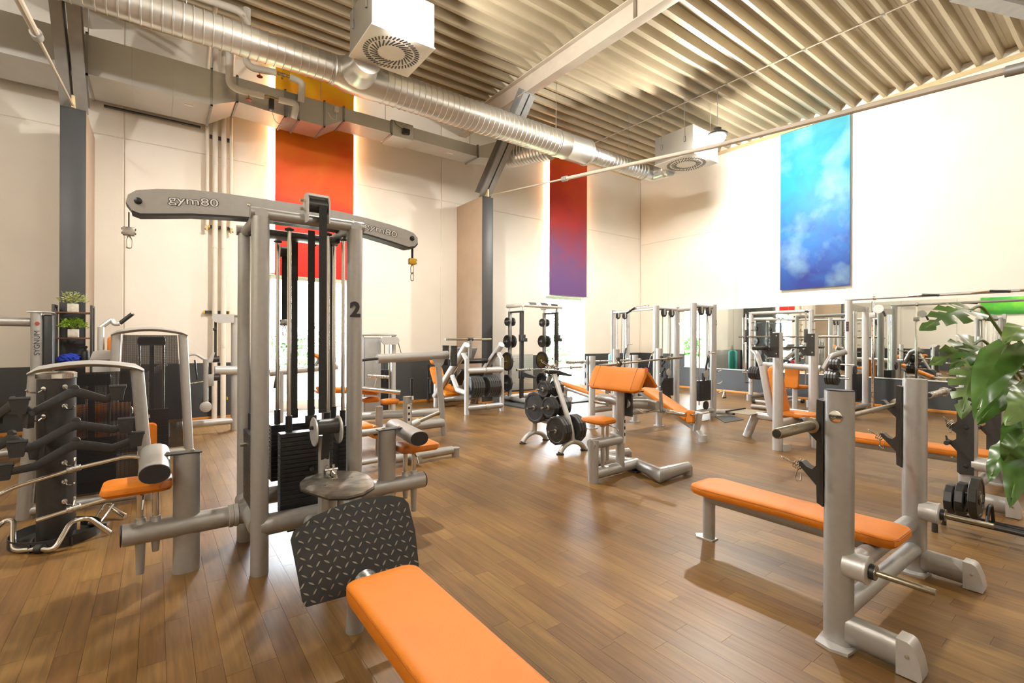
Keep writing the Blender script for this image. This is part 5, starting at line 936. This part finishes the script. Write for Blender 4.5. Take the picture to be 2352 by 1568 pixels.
p = S(); pad(p, (10.65, 4.55, .72), Y, Vector((.1, 0, 1)), rrect(.28, .5, .06), .06); p.obj('backrest', M.leather, t); p = S(); pad(p, (10.9, 4.5, .46), X, Y, rrect(.35, .3, .06), .06); p.obj('seat_pad', M.leather, t)
S().oval((10.75, 4.52, 0), (10.75, 4.52, .46), .04, .05, Y).obj('seat_post', M.silver2, t); S().tube([(10.3, 4.0, .05), (10.3, 5.2, .05)], .045, 12).obj('base_tube', M.silver2, t)
# adjustable bench
t = thing('adjustable_bench', 'chrome based adjustable bench with black end caps under the smith bar', 'gym bench', (11.3, 5.2, 0))
S().oval((11.15, 5.55, .06), (11.15, 5.0, .06), .03, .035, Z).obj('front_foot', M.silver2, t); S().oval((12.1, 5.3, .06), (12.1, 4.95, .06), .03, .035, Z).obj('rear_foot', M.silver2, t)
for xx, y0, y1 in ((11.15, 5.55, 5.0), (12.1, 5.3, 4.95)):
    for e, f in ((y0, .06), (y1, -.06)): S().oval((xx, e, .05), (xx, e + f, .05), .045, .045, Z).obj('foot_cap', M.black, t)
S().oval((11.15, 5.27, .1), (12.1, 5.12, .12), .035, .04, Z).obj('spine', M.silver2, t); S().tube([(11.6, 5.2, .1), (11.5, 5.2, .42)], .035).obj('seat_stem', M.silver, t); p = S(); pad(p, (11.4, 5.2, .43), X, Y, rrect(.34, .28, .05), .05); p.obj('seat_pad', M.leather, t)
S().cyl((11.55, 5.1, .36), (11.55, 4.95, .36), .015, n=8).obj('adjust_knob', M.brushed, t)
# ================================================================== cable crossover along the mirror
t = thing('cable_crossover', 'long cable crossover frame with overhead bar running along the mirror', 'gym machine', (11.6, 2.2, 0))
def xgate(t, y, sg):
    for xx in (11.5, 12.45): S().oval((xx, y, 0), (xx, y, 2.3 if xx < 12 else 2.2), .06, .062, Y).obj('post', M.silver2, t)
    S().prism([(0, 2.24), (1.0, 2.2), (1.0, 2.1), (.5, 2.08), (.1, 2.1), (0, 2.14)], (11.5, y + .02, 0), X, Z, .03).obj('head_plate', M.silver2, t)
    S().oval((11.4, y, .06), (12.6, y, .06), .06, .05, Z).obj('foot', M.silver2, t)
    yr_ = y - sg * .42; r_ = S().box((11.47, yr_ - .022, .02), (11.51, yr_ + .022, 2.26), .003).obj('rail', M.chrome, t)
    for k in range(20): S().cyl((11.4695, yr_, .25 + k * .095), (11.469, yr_, .25 + k * .095), .008, n=6).obj('hole', M.black, r_)
    S().box((11.44, yr_ - .05, 1.93), (11.54, yr_ + .05, 2.03), .008).obj('carriage', M.silver2, t); S().lathe((11.45, yr_ - sg * .1, 2.10), -X, [(.02, -.03), (.085, -.028), (.085, .0), (.02, .002)], 20).obj('swivel_pulley', M.white, t)
    S().tube([(11.46, yr_ - sg * .17, 2.05), (11.46, yr_ - sg * .21, 1.95)], .02, 8).obj('cable_stop', M.black, t); carabiner((11.46, yr_ - sg * .21, 1.95), t, .1)
    h = .026; me = S().box((11.7, y - .08, 0), (12.0, y + .08, h - .002)).mesh('weight_plate', M.black)
    for k in range(22): o = bpy.data.objects.new('weight_plate', me); C.objects.link(o); o.parent = t; o.location = Vector((0, 0, .2 + k * h)) - t.location
    S().lathe((11.62, y - .09, .86), Y, [(.02, 0), (.09, .003), (.09, .03), (.02, .033)], 18).obj('pulley', M.gun, t)
    for xx in (11.78, 11.92): S().cyl((xx, y, .7), (xx, y, 2.15), .012, n=8).obj('guide_rod', M.chrome, t)
xgate(t, 3.8, 1); xgate(t, -.2, -1)
S().cyl((11.5, 3.86, 2.32), (11.5, -.25, 2.32), .028, n=14).obj('overhead_bar', M.silver2, t); S().lathe((11.5, 3.36, 2.32), Y, [(.03, -.02), (.042, -.018), (.042, .018), (.03, .02)], 14).obj('bar_clamp', M.chrome, t)
for y0, y1 in ((2.35, 2.6), (1.45, 1.7), (1.0, 1.1)): S().tube([(11.5, y1 + .3, 2.32), (11.42, y1, 2.33), (11.38, y0, 2.30)], .016, 8, .05).obj('grip_arm', M.chrome, t); S().tube([(11.42, y1, 2.33), (11.38, y0, 2.30)], .021, 8).obj('grip', M.black, t)
k = S().box((11.438, 3.78, 1.66), (11.4395, 3.83, 1.86)).obj('warning_sticker', M.ink, t)
for zz in (1.7, 1.76, 1.82): S().prism([(-.015, 0), (.015, 0), (0, .025)], (11.4378, 3.805, zz), -Y, Z, .0004).obj('sticker_figure', M.redknob, k)
# ================================================================== accessory stand with handles
t = thing('accessory_stand', 'black cylindrical stand with chrome rim and hooks for cable handles', 'stand', (-.593, 4.88, 0))
S().lathe((-.593, 4.88, .01), Z, [(.11, 0), (.11, 1.18)], 32).obj('drum', M.gun, t); S().lathe((-.593, 4.88, 1.19), Z, [(.112, 0), (.116, .004), (.116, .035), (.11, .04), (.09, .048), (.02, .052)], 32).obj('chrome_rim', M.chrome, t)
s = S(); r0 = []
for q, (ra, z_) in enumerate(((.25, .0), (.255, .0), (.255, .07), (.25, .07))): r0.append(s.ring(Vector((-.593, 4.88, z_)), X, Y, ra, ra, 36))
s.skin(r0 + [r0[0]], False).obj('base_tray', M.gun, t); S().lathe((-.593, 4.88, 0), Z, [(.25, 0), (.25, .006), (.1, .008)], 36).obj('base_disc', M.gun, t)
for dx in (1, -1): S().box((-.593 + dx * .11 - .005, 4.63, .0), (-.593 + dx * .11 + .005, 4.8, .06)).obj('tray_divider', M.gun, t)
def peg(c, d, t):
    c, d = Vector(c), Vector(d).normalized(); k = S().lathe(c, d, [(.018, 0), (.018, .004), (.006, .006)], 14).obj('hook_boss', M.chrome, t); e = d.cross(Z)
    S().tube([c + d * .005, c + d * .05 - Z * .022, c + d * .06 - Z * .02, c + d * .12 - Z * .012, c + d * .14 + Z * .008], .0055, 7, .01).obj('hook', M.chrome, t)
hd = Vector((.55, -1, 0)).normalized()
for zz in (1.13, .99, .83, .575, .435, .29): peg(Vector((-.593, 4.88, zz)) + hd * .11, hd, t)
hl = Vector((-.55, -.9, 0)).normalized()
for zz in (1.12, .92, .75): peg(Vector((-.593, 4.88, zz)) + hl * .11, hl, t)
def mag(c, pts, rc, lab, u=X):
    c = Vector(c); u = Vector(u).normalized(); v = u.cross(Z); t = thing('cable_grip', lab, 'cable grip', c, 'black cable grips'); P = [c + u * a + Z * b + v * e for a, b, e in pts]
    s = S(); rg = []
    for i, p in enumerate(P):
        d = (P[min(i + 1, len(P) - 1)] - P[max(0, i - 1)]).normalized(); n = v.cross(d).normalized(); h = .036 - .012 * abs(i - len(P) // 2) / (len(P) // 2); rg.append(s.ring(p, n, v, h, .013, 8, .5, .45))
    s.skin(rg).obj('bow', M.rubber, t, 50)
    S().lathe(c + Z * .03, v, [(.012, -.012), (.024, -.01), (.024, .01), (.012, .012)], 16).obj('eye', M.gun, t)
    for e, sg in ((P[0], -1), (P[-1], 1)):
        S().prism([(-.035, -.05), (.03, -.05), (.045, .045), (-.05, .045)], e + u * (sg * .012) - v * .016, u, Z, -.03 if 0 else .034).obj('paddle', M.rubber, t); S().cyl(e + u * (sg * .012 - .05) + Z * .05, e + u * (sg * .012 + .05) + Z * .05, .014, n=10).obj('thumb_rest', M.rubber, t)
    return t
ud = Vector((1, .0, 0))
mag((-.47, 4.64, 1.10), [(-.25, -.07, .10), (-.20, -.115, .08), (-.04, -.015, .02), (0, .0, 0), (.04, -.012, 0), (.17, -.065, .01), (.23, -.02, .05)], 0, 'wide black cable grip hanging from the topmost hook of the stand', ud)
mag((-.46, 4.63, .865), [(-.27, -.12, .10), (-.22, -.12, .08), (-.04, -.015, .02), (0, .0, 0), (.04, -.012, 0), (.21, -.055, .01), (.27, -.03, .04)], 0, 'wide black cable grip hanging from the middle hook of the stand', ud)
mag((-.46, 4.62, .725), [(-.34, -.13, .06), (-.2, -.11, .07), (-.05, -.02, .02), (0, .0, 0), (.05, -.012, 0), (.2, -.05, .0), (.33, .0, .03)], 0, 'widest black cable grip, lowest on the stand', ud)
ul = Vector((.5, -.86, 0))
mag((-.80, 4.74, 1.03), [(-.2, -.10, .0), (-.13, -.06, 0), (0, .0, 0), (.13, -.06, 0), (.2, -.10, .0)], 0, 'black cable grip hanging on the upper side hook facing the wall', ul)
mag((-.80, 4.72, .80), [(-.16, -.10, .0), (-.1, -.06, 0), (0, .0, 0), (.1, -.06, 0), (.16, -.10, .0)], 0, 'black cable grip hanging on the lower side hook facing the wall', Vector((.8, -.6, 0)))
for a, b, lab in (((-.53, 4.74, 1.12), 1.13, ''), ): pass
def chromebar(lab, pts, r, clamp):
    t = thing('cable_bar', lab, 'cable bar', pts[len(pts) // 2], 'chrome cable bars'); S().tube(pts, r, 12, .05).obj('tube', M.chrome, t)
    c = Vector(clamp); d = (Vector(pts[-1]) - Vector(pts[0])).normalized(); S().lathe(c - d * .04, d, [(r + .001, 0), (r + .008, .005), (r + .008, .075), (r + .001, .08)], 14).obj('swivel', M.brushed, t); S().tube([c + Z * r, c + Vector((.004, .02, .05)), c + Vector((0, .04, .07))], .008, 7).obj('eyelet', M.chrome, t)
chromebar('long chrome lat bar with bent ends hanging low on the stand', [(-.93, 4.55, .40), (-.78, 4.6, .478), (-.47, 4.62, .553), (-.16, 4.6, .606), (-.04, 4.58, .57)], .014, (-.47, 4.62, .553))
chromebar('short straight chrome bar hanging under the long lat bar', [(-.66, 4.6, .231), (-.47, 4.62, .27), (-.25, 4.62, .31)], .015, (-.47, 4.62, .27))
tb3 = thing('cable_bar', 'angular bent chrome triceps bar lying on the floor by the stand', 'cable bar', (-.65, 4.75, 0), 'chrome cable bars')
S().tube([(-1.02, 4.85, .02), (-.88, 5.0, .16), (-.83, 4.95, .16), (-.79, 4.70, .02), (-.66, 4.62, .03), (-.56, 4.52, .03), (-.49, 4.66, .17), (-.40, 4.68, .17), (-.28, 4.72, .018)], .017, 12, .05).obj('tube', M.chrome, tb3); S().lathe((-.645, 4.61, .03), (1, -.6, 0), [(.018, -.03), (.032, -.02), (.032, .02), (.018, .03)], 14).obj('rubber_ring', M.rubber, tb3); S().box((-.46, 4.66, .10), (-.44, 4.68, .165), .003).obj('eyelet', M.chrome, tb3)
tb4 = thing('row_handle', 'small chrome double row handle on the floor beside the stand', 'handle', (-.3, 5.1, 0), 'chrome cable bars')
S().tube([(-.40, 5.0, .03), (-.34, 5.2, .11), (-.28, 5.18, .11), (-.36, 4.96, .03)], .009, 8, .02).obj('yoke', M.chrome, tb4)
for p, q in (((-.30, 5.16, .09), (-.2, 5.05, .025)), ((-.42, 5.0, .03), (-.30, 4.93, .025))): S().tube([p, q], .019, 12).obj('handle_tube', M.chrome, tb4)
# ================================================================== shrouded weight machines on the left
def meshmat():
    m = bpy.data.materials.new('perforated_shroud'); m.use_nodes = True; nt = m.node_tree; b = nt.nodes['Principled BSDF']; o = nt.nodes['Material Output']
    b.inputs['Base Color'].default_value = (.012, .012, .014, 1); b.inputs['Roughness'].default_value = .35
    tc = nt.nodes.new('ShaderNodeTexCoord'); ch = nt.nodes.new('ShaderNodeTexVoronoi'); ch.inputs['Scale'].default_value = 110; ch.inputs['Randomness'].default_value = 0; nt.links.new(tc.outputs['Object'], ch.inputs['Vector'])
    lt = nt.nodes.new('ShaderNodeMath'); lt.operation = 'LESS_THAN'; lt.inputs[1].default_value = .28; nt.links.new(ch.outputs['Distance'], lt.inputs[0])
    tr = nt.nodes.new('ShaderNodeBsdfTransparent'); mx = nt.nodes.new('ShaderNodeMixShader'); nt.links.new(lt.outputs[0], mx.inputs[0]); nt.links.new(b.outputs[0], mx.inputs[1]); nt.links.new(tr.outputs[0], mx.inputs[2]); nt.links.new(mx.outputs[0], o.inputs[0]); return m
M.mesh = meshmat()
def shroud(lab, xa, xb, ya, yb, y, zt):   # posts lean from (xa,xb) at floor to (ya,yb) at top
    t = thing('weight_machine', lab, 'gym machine', ((xa + xb) / 2, y, 0))
    for p, q in ((xa, ya), (xb, yb)): S().oval((p, y, 0), (q, y, zt - .02), .05, .05, Y).obj('post', M.silver, t)
    n = 12; s = S(); rg = []
    for i in range(n + 1):
        f = i / n; xx = ya - .05 + (yb - ya + .1) * f; rg.append(s.ring(Vector((xx, y + .02, zt - .01 + .055 * math.sin(math.pi * f) - (.02 if i in (0, n) else 0))), Y, Z, .11 if 0 < i < n else .08, .028 if 0 < i < n else .012, 14))
    s.skin(rg).obj('top_cap', M.silver2, t)
    S().quad((xa + .06, y - .02, .12), (xb - .06, y - .02, .12), (yb - .06, y - .02, zt - .03), (ya + .06, y - .02, zt - .03)).obj('mesh_panel', M.mesh, t)
    xm = (xa + xb) / 2
    for k in range(16):
        S().box((xm - .17, y + .06, .12 + k * .03), (xm + .17, y + .16, .148 + k * .03)).obj('weight_plate', M.black, t)
    for dx in (-.12, .12): S().cyl((xm + dx, y + .11, .1), (xm + dx, y + .11, zt - .05), .012, n=8).obj('guide_rod', M.chrome, t)
    S().box((xm - .02, y + .08, .6), (xm + .02, y + .14, zt - .06)).obj('belt', M.strap, t); S().box((xm - .14, y + .05, zt - .16), (xm + .14, y + .15, zt - .05), .03).obj('pulley_block', M.gun, t)
    S().cyl((xa, y, .06), (xb, y, .06), .04).obj('foot_rail', M.silver, t)
    return t
t = shroud('low weight stack machine behind mesh panel, beside the black accessory stand', -.87, -.05, -.80, -.14, 5.55, 1.22)
for y0, z0 in ((5.95, .78), (5.95, .55)): k = S().cyl((-.75, y0, z0), (-.2, y0, z0), .09, n=20).obj('roller_cushion', M.leather, t); S().lathe((-.19, y0, z0), X, [(.05, 0), (.03, .01), (.01, .012)], 16).obj('roller_hub', M.chrome, k)
p = S(); pad(p, (-.5, 6.4, .42), X, Y, rrect(.4, .45, .06), .07); p.obj('seat_pad', M.leather, t); S().oval((-.5, 6.2, 0), (-.5, 6.2, .45), .05, .06, Y).obj('seat_post', M.silver, t); S().cyl((-.5, 5.9, .66), (-.5, 6.2, .4), .04).obj('roller_arm', M.silver, t)
t = shroud('tall weight stack machine behind mesh panel, nearer the heating pipes', -.43, .34, -.38, .27, 7.35, 1.55)
p = S(); pad(p, (-.07, 6.44, .41), X, Z, rrect(.11, .22, .03), -.12); p.obj('thigh_pad', M.leather, t); S().cyl((-.07, 6.5, .05), (-.07, 6.5, .42), .02).cyl((-.07, 6.5, .62), (-.07, 6.5, .66), .015).obj('pad_rod', M.chrome, t); S().oval((-.07, 6.5, .05), (-.07, 7.3, .06), .04, .04, Z).obj('seat_beam', M.silver, t)
S().tube([(-.2, 7.8, .6), (-.1, 7.8, 1.0), (.1, 7.75, 1.15)], .035, 12, .05).obj('press_lever', M.silver2, t); S().oval((-.1, 8.0, 0), (-.1, 8.0, .9), .05, .05, Y).obj('rear_post', M.silver2, t)
# machine with raised grip handle and orange backrest
t = thing('pec_machine', 'machine with raised bent handle and slim orange backrest below the dark column', 'gym machine', (-.5, 8.1, 0))
S().oval((-.57, 8.0, 0), (-.565, 8.0, 1.62), .035, .05, Y).obj('mast', M.silver2, t); S().tube([(-.565, 8.0, 1.62), (-.46, 8.0, 1.72), (-.43, 7.98, 1.66), (-.38, 7.98, 1.67)], .03, 10, .02).obj('handle_arm', M.silver2, t); S().cyl((-.38, 7.98, 1.67), (-.25, 7.98, 1.80), .025, n=12).obj('handle_grip', M.black, t); S().cyl((-.255, 7.98, 1.795), (-.245, 7.98, 1.805), .026, n=12).obj('grip_end', M.chrome, t)
p = S(); pad(p, (-.50, 8.05, 1.15), Y, Z, rrect(.25, .7, .06), .055); p.obj('backrest', M.leather, t); p = S(); pad(p, (-.35, 8.05, .5), X, Y, rrect(.3, .35, .06), .06); p.obj('seat_pad', M.leather, t); S().oval((-.4, 8.05, 0), (-.4, 8.05, .5), .05, .05, Y).obj('seat_post', M.silver2, t)
S().prism([(-.12, 0), (.16, 0), (.13, .09), (.0, .12), (-.09, .1)], (-.52, 7.7, 1.22), X, Z, .1).obj('shroud_top', M.silver2, t); S().box((-.62, 7.62, 0), (-.38, 7.72, 1.22), .02).obj('side_cover', M.graysteel, t)
# machine with swinging arm by the heating pipes
t = thing('arm_machine', 'pale machine with swinging arm, round counterweight and belt by the heating pipes', 'gym machine', (.9, 8.9, 0))
S().oval((1.03, 8.9, 0), (1.03, 8.9, 1.84), .066, .07, Y).obj('tower_post', M.silver2, t); S().box((.93, 8.8, 1.84), (1.12, 9.0, 1.87), .01).obj('top_cap', M.silver2, t)
S().prism([(0, .06), (.28, .06), (.28, -.07), (.1, -.08), (.02, -.07), (-.03, 0)], (.72, 8.82, 1.8), X, Z, .03).obj('pulley_head', M.silver2, t); S().box((.73, 8.83, 1.15), (.765, 8.84, 1.76)).obj('belt', M.strap, t); S().box((.715, 8.82, 1.6), (.765, 8.86, 1.64), .004).obj('belt_clamp', M.black, t)
S().cyl((.71, 8.84, 1.15), (.80, 8.84, 1.15), .05, n=16).obj('low_pulley', M.gun, t); S().cyl((.71, 8.84, .86), (.80, 8.84, .86), .05, n=16).obj('low_pulley', M.gun, t)
S().oval((.74, 8.85, .975), (1.12, 8.85, .965), .07, .07, Z).obj('pivot_drum', M.silver2, t); S().oval((.61, 8.7, 1.16), (.61, 8.7, .5), .035, .035, Y).obj('swing_arm', M.silver, t)
S().lathe((.61, 8.66, .43), -Y, [(.075, -.05), (.08, -.045), (.08, 0), (.07, .006)], 22).obj('counterweight', M.silver2, t); S().tube([(.6, 8.7, 1.15), (.47, 8.7, 1.25), (.33, 8.7, 1.2), (.25, 8.7, 1.1)], .022, 10, .05).obj('handle_bar', M.silver2, t); S().cyl((.36, 8.7, 1.21), (.31, 8.7, 1.16), .028).obj('handle_grip', M.black, t)
S().prism([(0, 0), (.06, 0), (.09, .14), (.06, .15), (.02, .06)], (.64, 8.7, 1.12), X, Z, .015).obj('lever_fork', M.silver2, t); S().tube([(.37, 8.68, .79), (.58, 8.68, .82)], .01, 6).obj('lock_lever', M.brushed, t); S().ball((.37, 8.68, .79), .022, (1.6, 1, .8)).obj('lever_knob', M.white, t); S().cyl((.5, 8.69, .85), (.47, 8.69, 1.15), .012, n=8).obj('gas_spring', M.black, t)
S().box((.58, 8.72, .74), (.72, 8.82, .92), .01).obj('hinge_block', M.silver, t)
S().oval((.25, 8.9, .15), (1.0, 8.9, .15), .06, .055, Z).obj('base_beam', M.silver2, t); S().oval((.12, 8.9, 0), (.12, 8.9, .2), .05, .05, Y).obj('foot', M.silver2, t)
# lettered machine at the picture edge
t = thing('lettered_machine', 'lettered silver machine with black mesh side and horizontal tube by the left wall', 'gym machine', (-1.2, 8.2, 0))
S().oval((-1.18, 8.2, 0), (-1.18, 8.2, 1.79), .055, .07, Y).obj('post', M.silver, t); S().box((-1.125, 8.18, .1), (-1.03, 8.34, 1.77), .02).obj('mesh_side', M.black, t); S().box((-1.26, 8.12, 1.79), (-1.03, 8.36, 1.805), .006).obj('top_cap', M.silver2, t)
S().oval((-2.2, 8.25, 1.68), (-1.24, 8.25, 1.675), .05, .055, Z).obj('cross_tube', M.silver, t); S().oval((-2.25, 8.25, 0), (-2.25, 8.25, 1.79), .055, .06, Y).obj('post', M.silver, t); S().cyl((-2.2, 8.25, .1), (-1.2, 8.25, .1), .05).obj('base_beam', M.silver, t)
text('lettering', 'SYGNUM', .075, (-1.165, 8.125, 1.42), Z, -X, M.ink, t, ext=.0006)
S().lathe((-1.165, 8.126, 1.655), -Y, [(.025, 0), (.025, .002), (.01, .0025)], 6).obj('emblem', M.redknob, t)
# ================================================================== shelf by the column
t = thing('shelf_unit', 'slim black metal shelf unit with brown boards before the dark column', 'shelf', (-.92, 8.9, 0))
for xx in (-1.12, -.735):
    for y0 in (8.76, 9.02): S().box((xx, y0, 0), (xx + .028, y0 + .035, 1.93), .003).obj('upright', M.gun, t)
    S().box((xx, 8.795, 1.90), (xx + .028, 9.02, 1.93), .002).obj('top_bar', M.gun, t)
for zz in (1.833, 1.484, 1.135, .78, .42, .1): S().box((-1.091, 8.77, zz - .02), (-.7355, 9.05, zz), .002).obj('board', M.wood, t)
def potplant(x, y, z, lab, m, n, r, size):
    t = thing('potted_plant', lab, 'plant', (x, y, z), 'potted plants on the shelf'); S().box((x - .055, y - .055, z + .001), (x + .055, y + .055, z + .115), .006).obj('pot', M.pot, t)
    s = S()
    for _ in range(n):
        a = random.uniform(0, 6.283); e = random.uniform(-.1, 1.4); q = r * random.uniform(.35, 1); c = Vector((x + math.cos(a) * math.cos(e) * q, y + math.sin(a) * math.cos(e) * q, z + .15 + math.sin(e) * q * .8))
        d = Vector((math.cos(a), math.sin(a), random.uniform(-.3, .9))).normalized(); f = d.orthogonal().normalized(); f.rotate(Matrix.Rotation(random.uniform(0, 3), 3, d)); L_ = size * random.uniform(.7, 1.3); s.quad(c - d * L_, c + f * L_ * .45, c + d * L_, c - f * L_ * .45)
    for _ in range(14):
        a = random.uniform(0, 6.283); s.tube([(x, y, z + .11), (x + math.cos(a) * r * .4, y + math.sin(a) * r * .4, z + .18), (x + math.cos(a) * r * .8, y + math.sin(a) * r * .8, z + .18 + random.uniform(0, .1))], .002, 4)
    o = s.obj('foliage', m, t); o['kind'] = 'stuff'
potplant(-.92, 8.88, 1.834, 'small pale green plant in a square stone pot on the top board', M.leafB, 260, .17, .018); potplant(-.915, 8.88, 1.485, 'small bright green plant in a square stone pot on the second board', M.leafA, 320, .165, .02)
t = thing('spray_bottle', 'black spray bottle on the third shelf board', 'bottle', (-.79, 8.85, 1.136)); S().lathe((-.79, 8.85, 1.137), Z, [(.045, 0), (.048, .01), (.048, .14), (.03, .17), (.018, .18), (.018, .2)], 18).obj('flask', M.black, t); S().box((-.83, 8.835, 1.337), (-.765, 8.865, 1.37), .006).box((-.85, 8.84, 1.35), (-.83, 8.86, 1.366), .003).prism([(0, 0), (.012, 0), (.02, -.06), (.008, -.06)], (-.83, 8.855, 1.337), X, Z, .012).obj('spray_head', M.black, t)
t = thing('towel_heap', 'crumpled blue cloth heap on the third shelf board', 'towel', (-.95, 8.88, 1.136)); s = S()
bmesh.ops.create_icosphere(s.b, subdivisions=4, radius=1, matrix=Matrix.Translation((-.95, 8.88, 1.19)) @ Matrix.Diagonal((.13, .1, .075, 1)))
for v in s.b.verts:
    d = v.co - Vector((-.95, 8.88, 1.19)); k = 1 + .13 * math.sin(d.x * 90 + d.y * 60) * math.sin(d.z * 110 + d.x * 40) + .07 * math.sin(d.y * 150 + d.z * 70); v.co = Vector((-.95, 8.88, 1.19)) + d * k; v.co.z = max(v.co.z, 1.137)
s.obj('cloth', M.towel, t, 60)
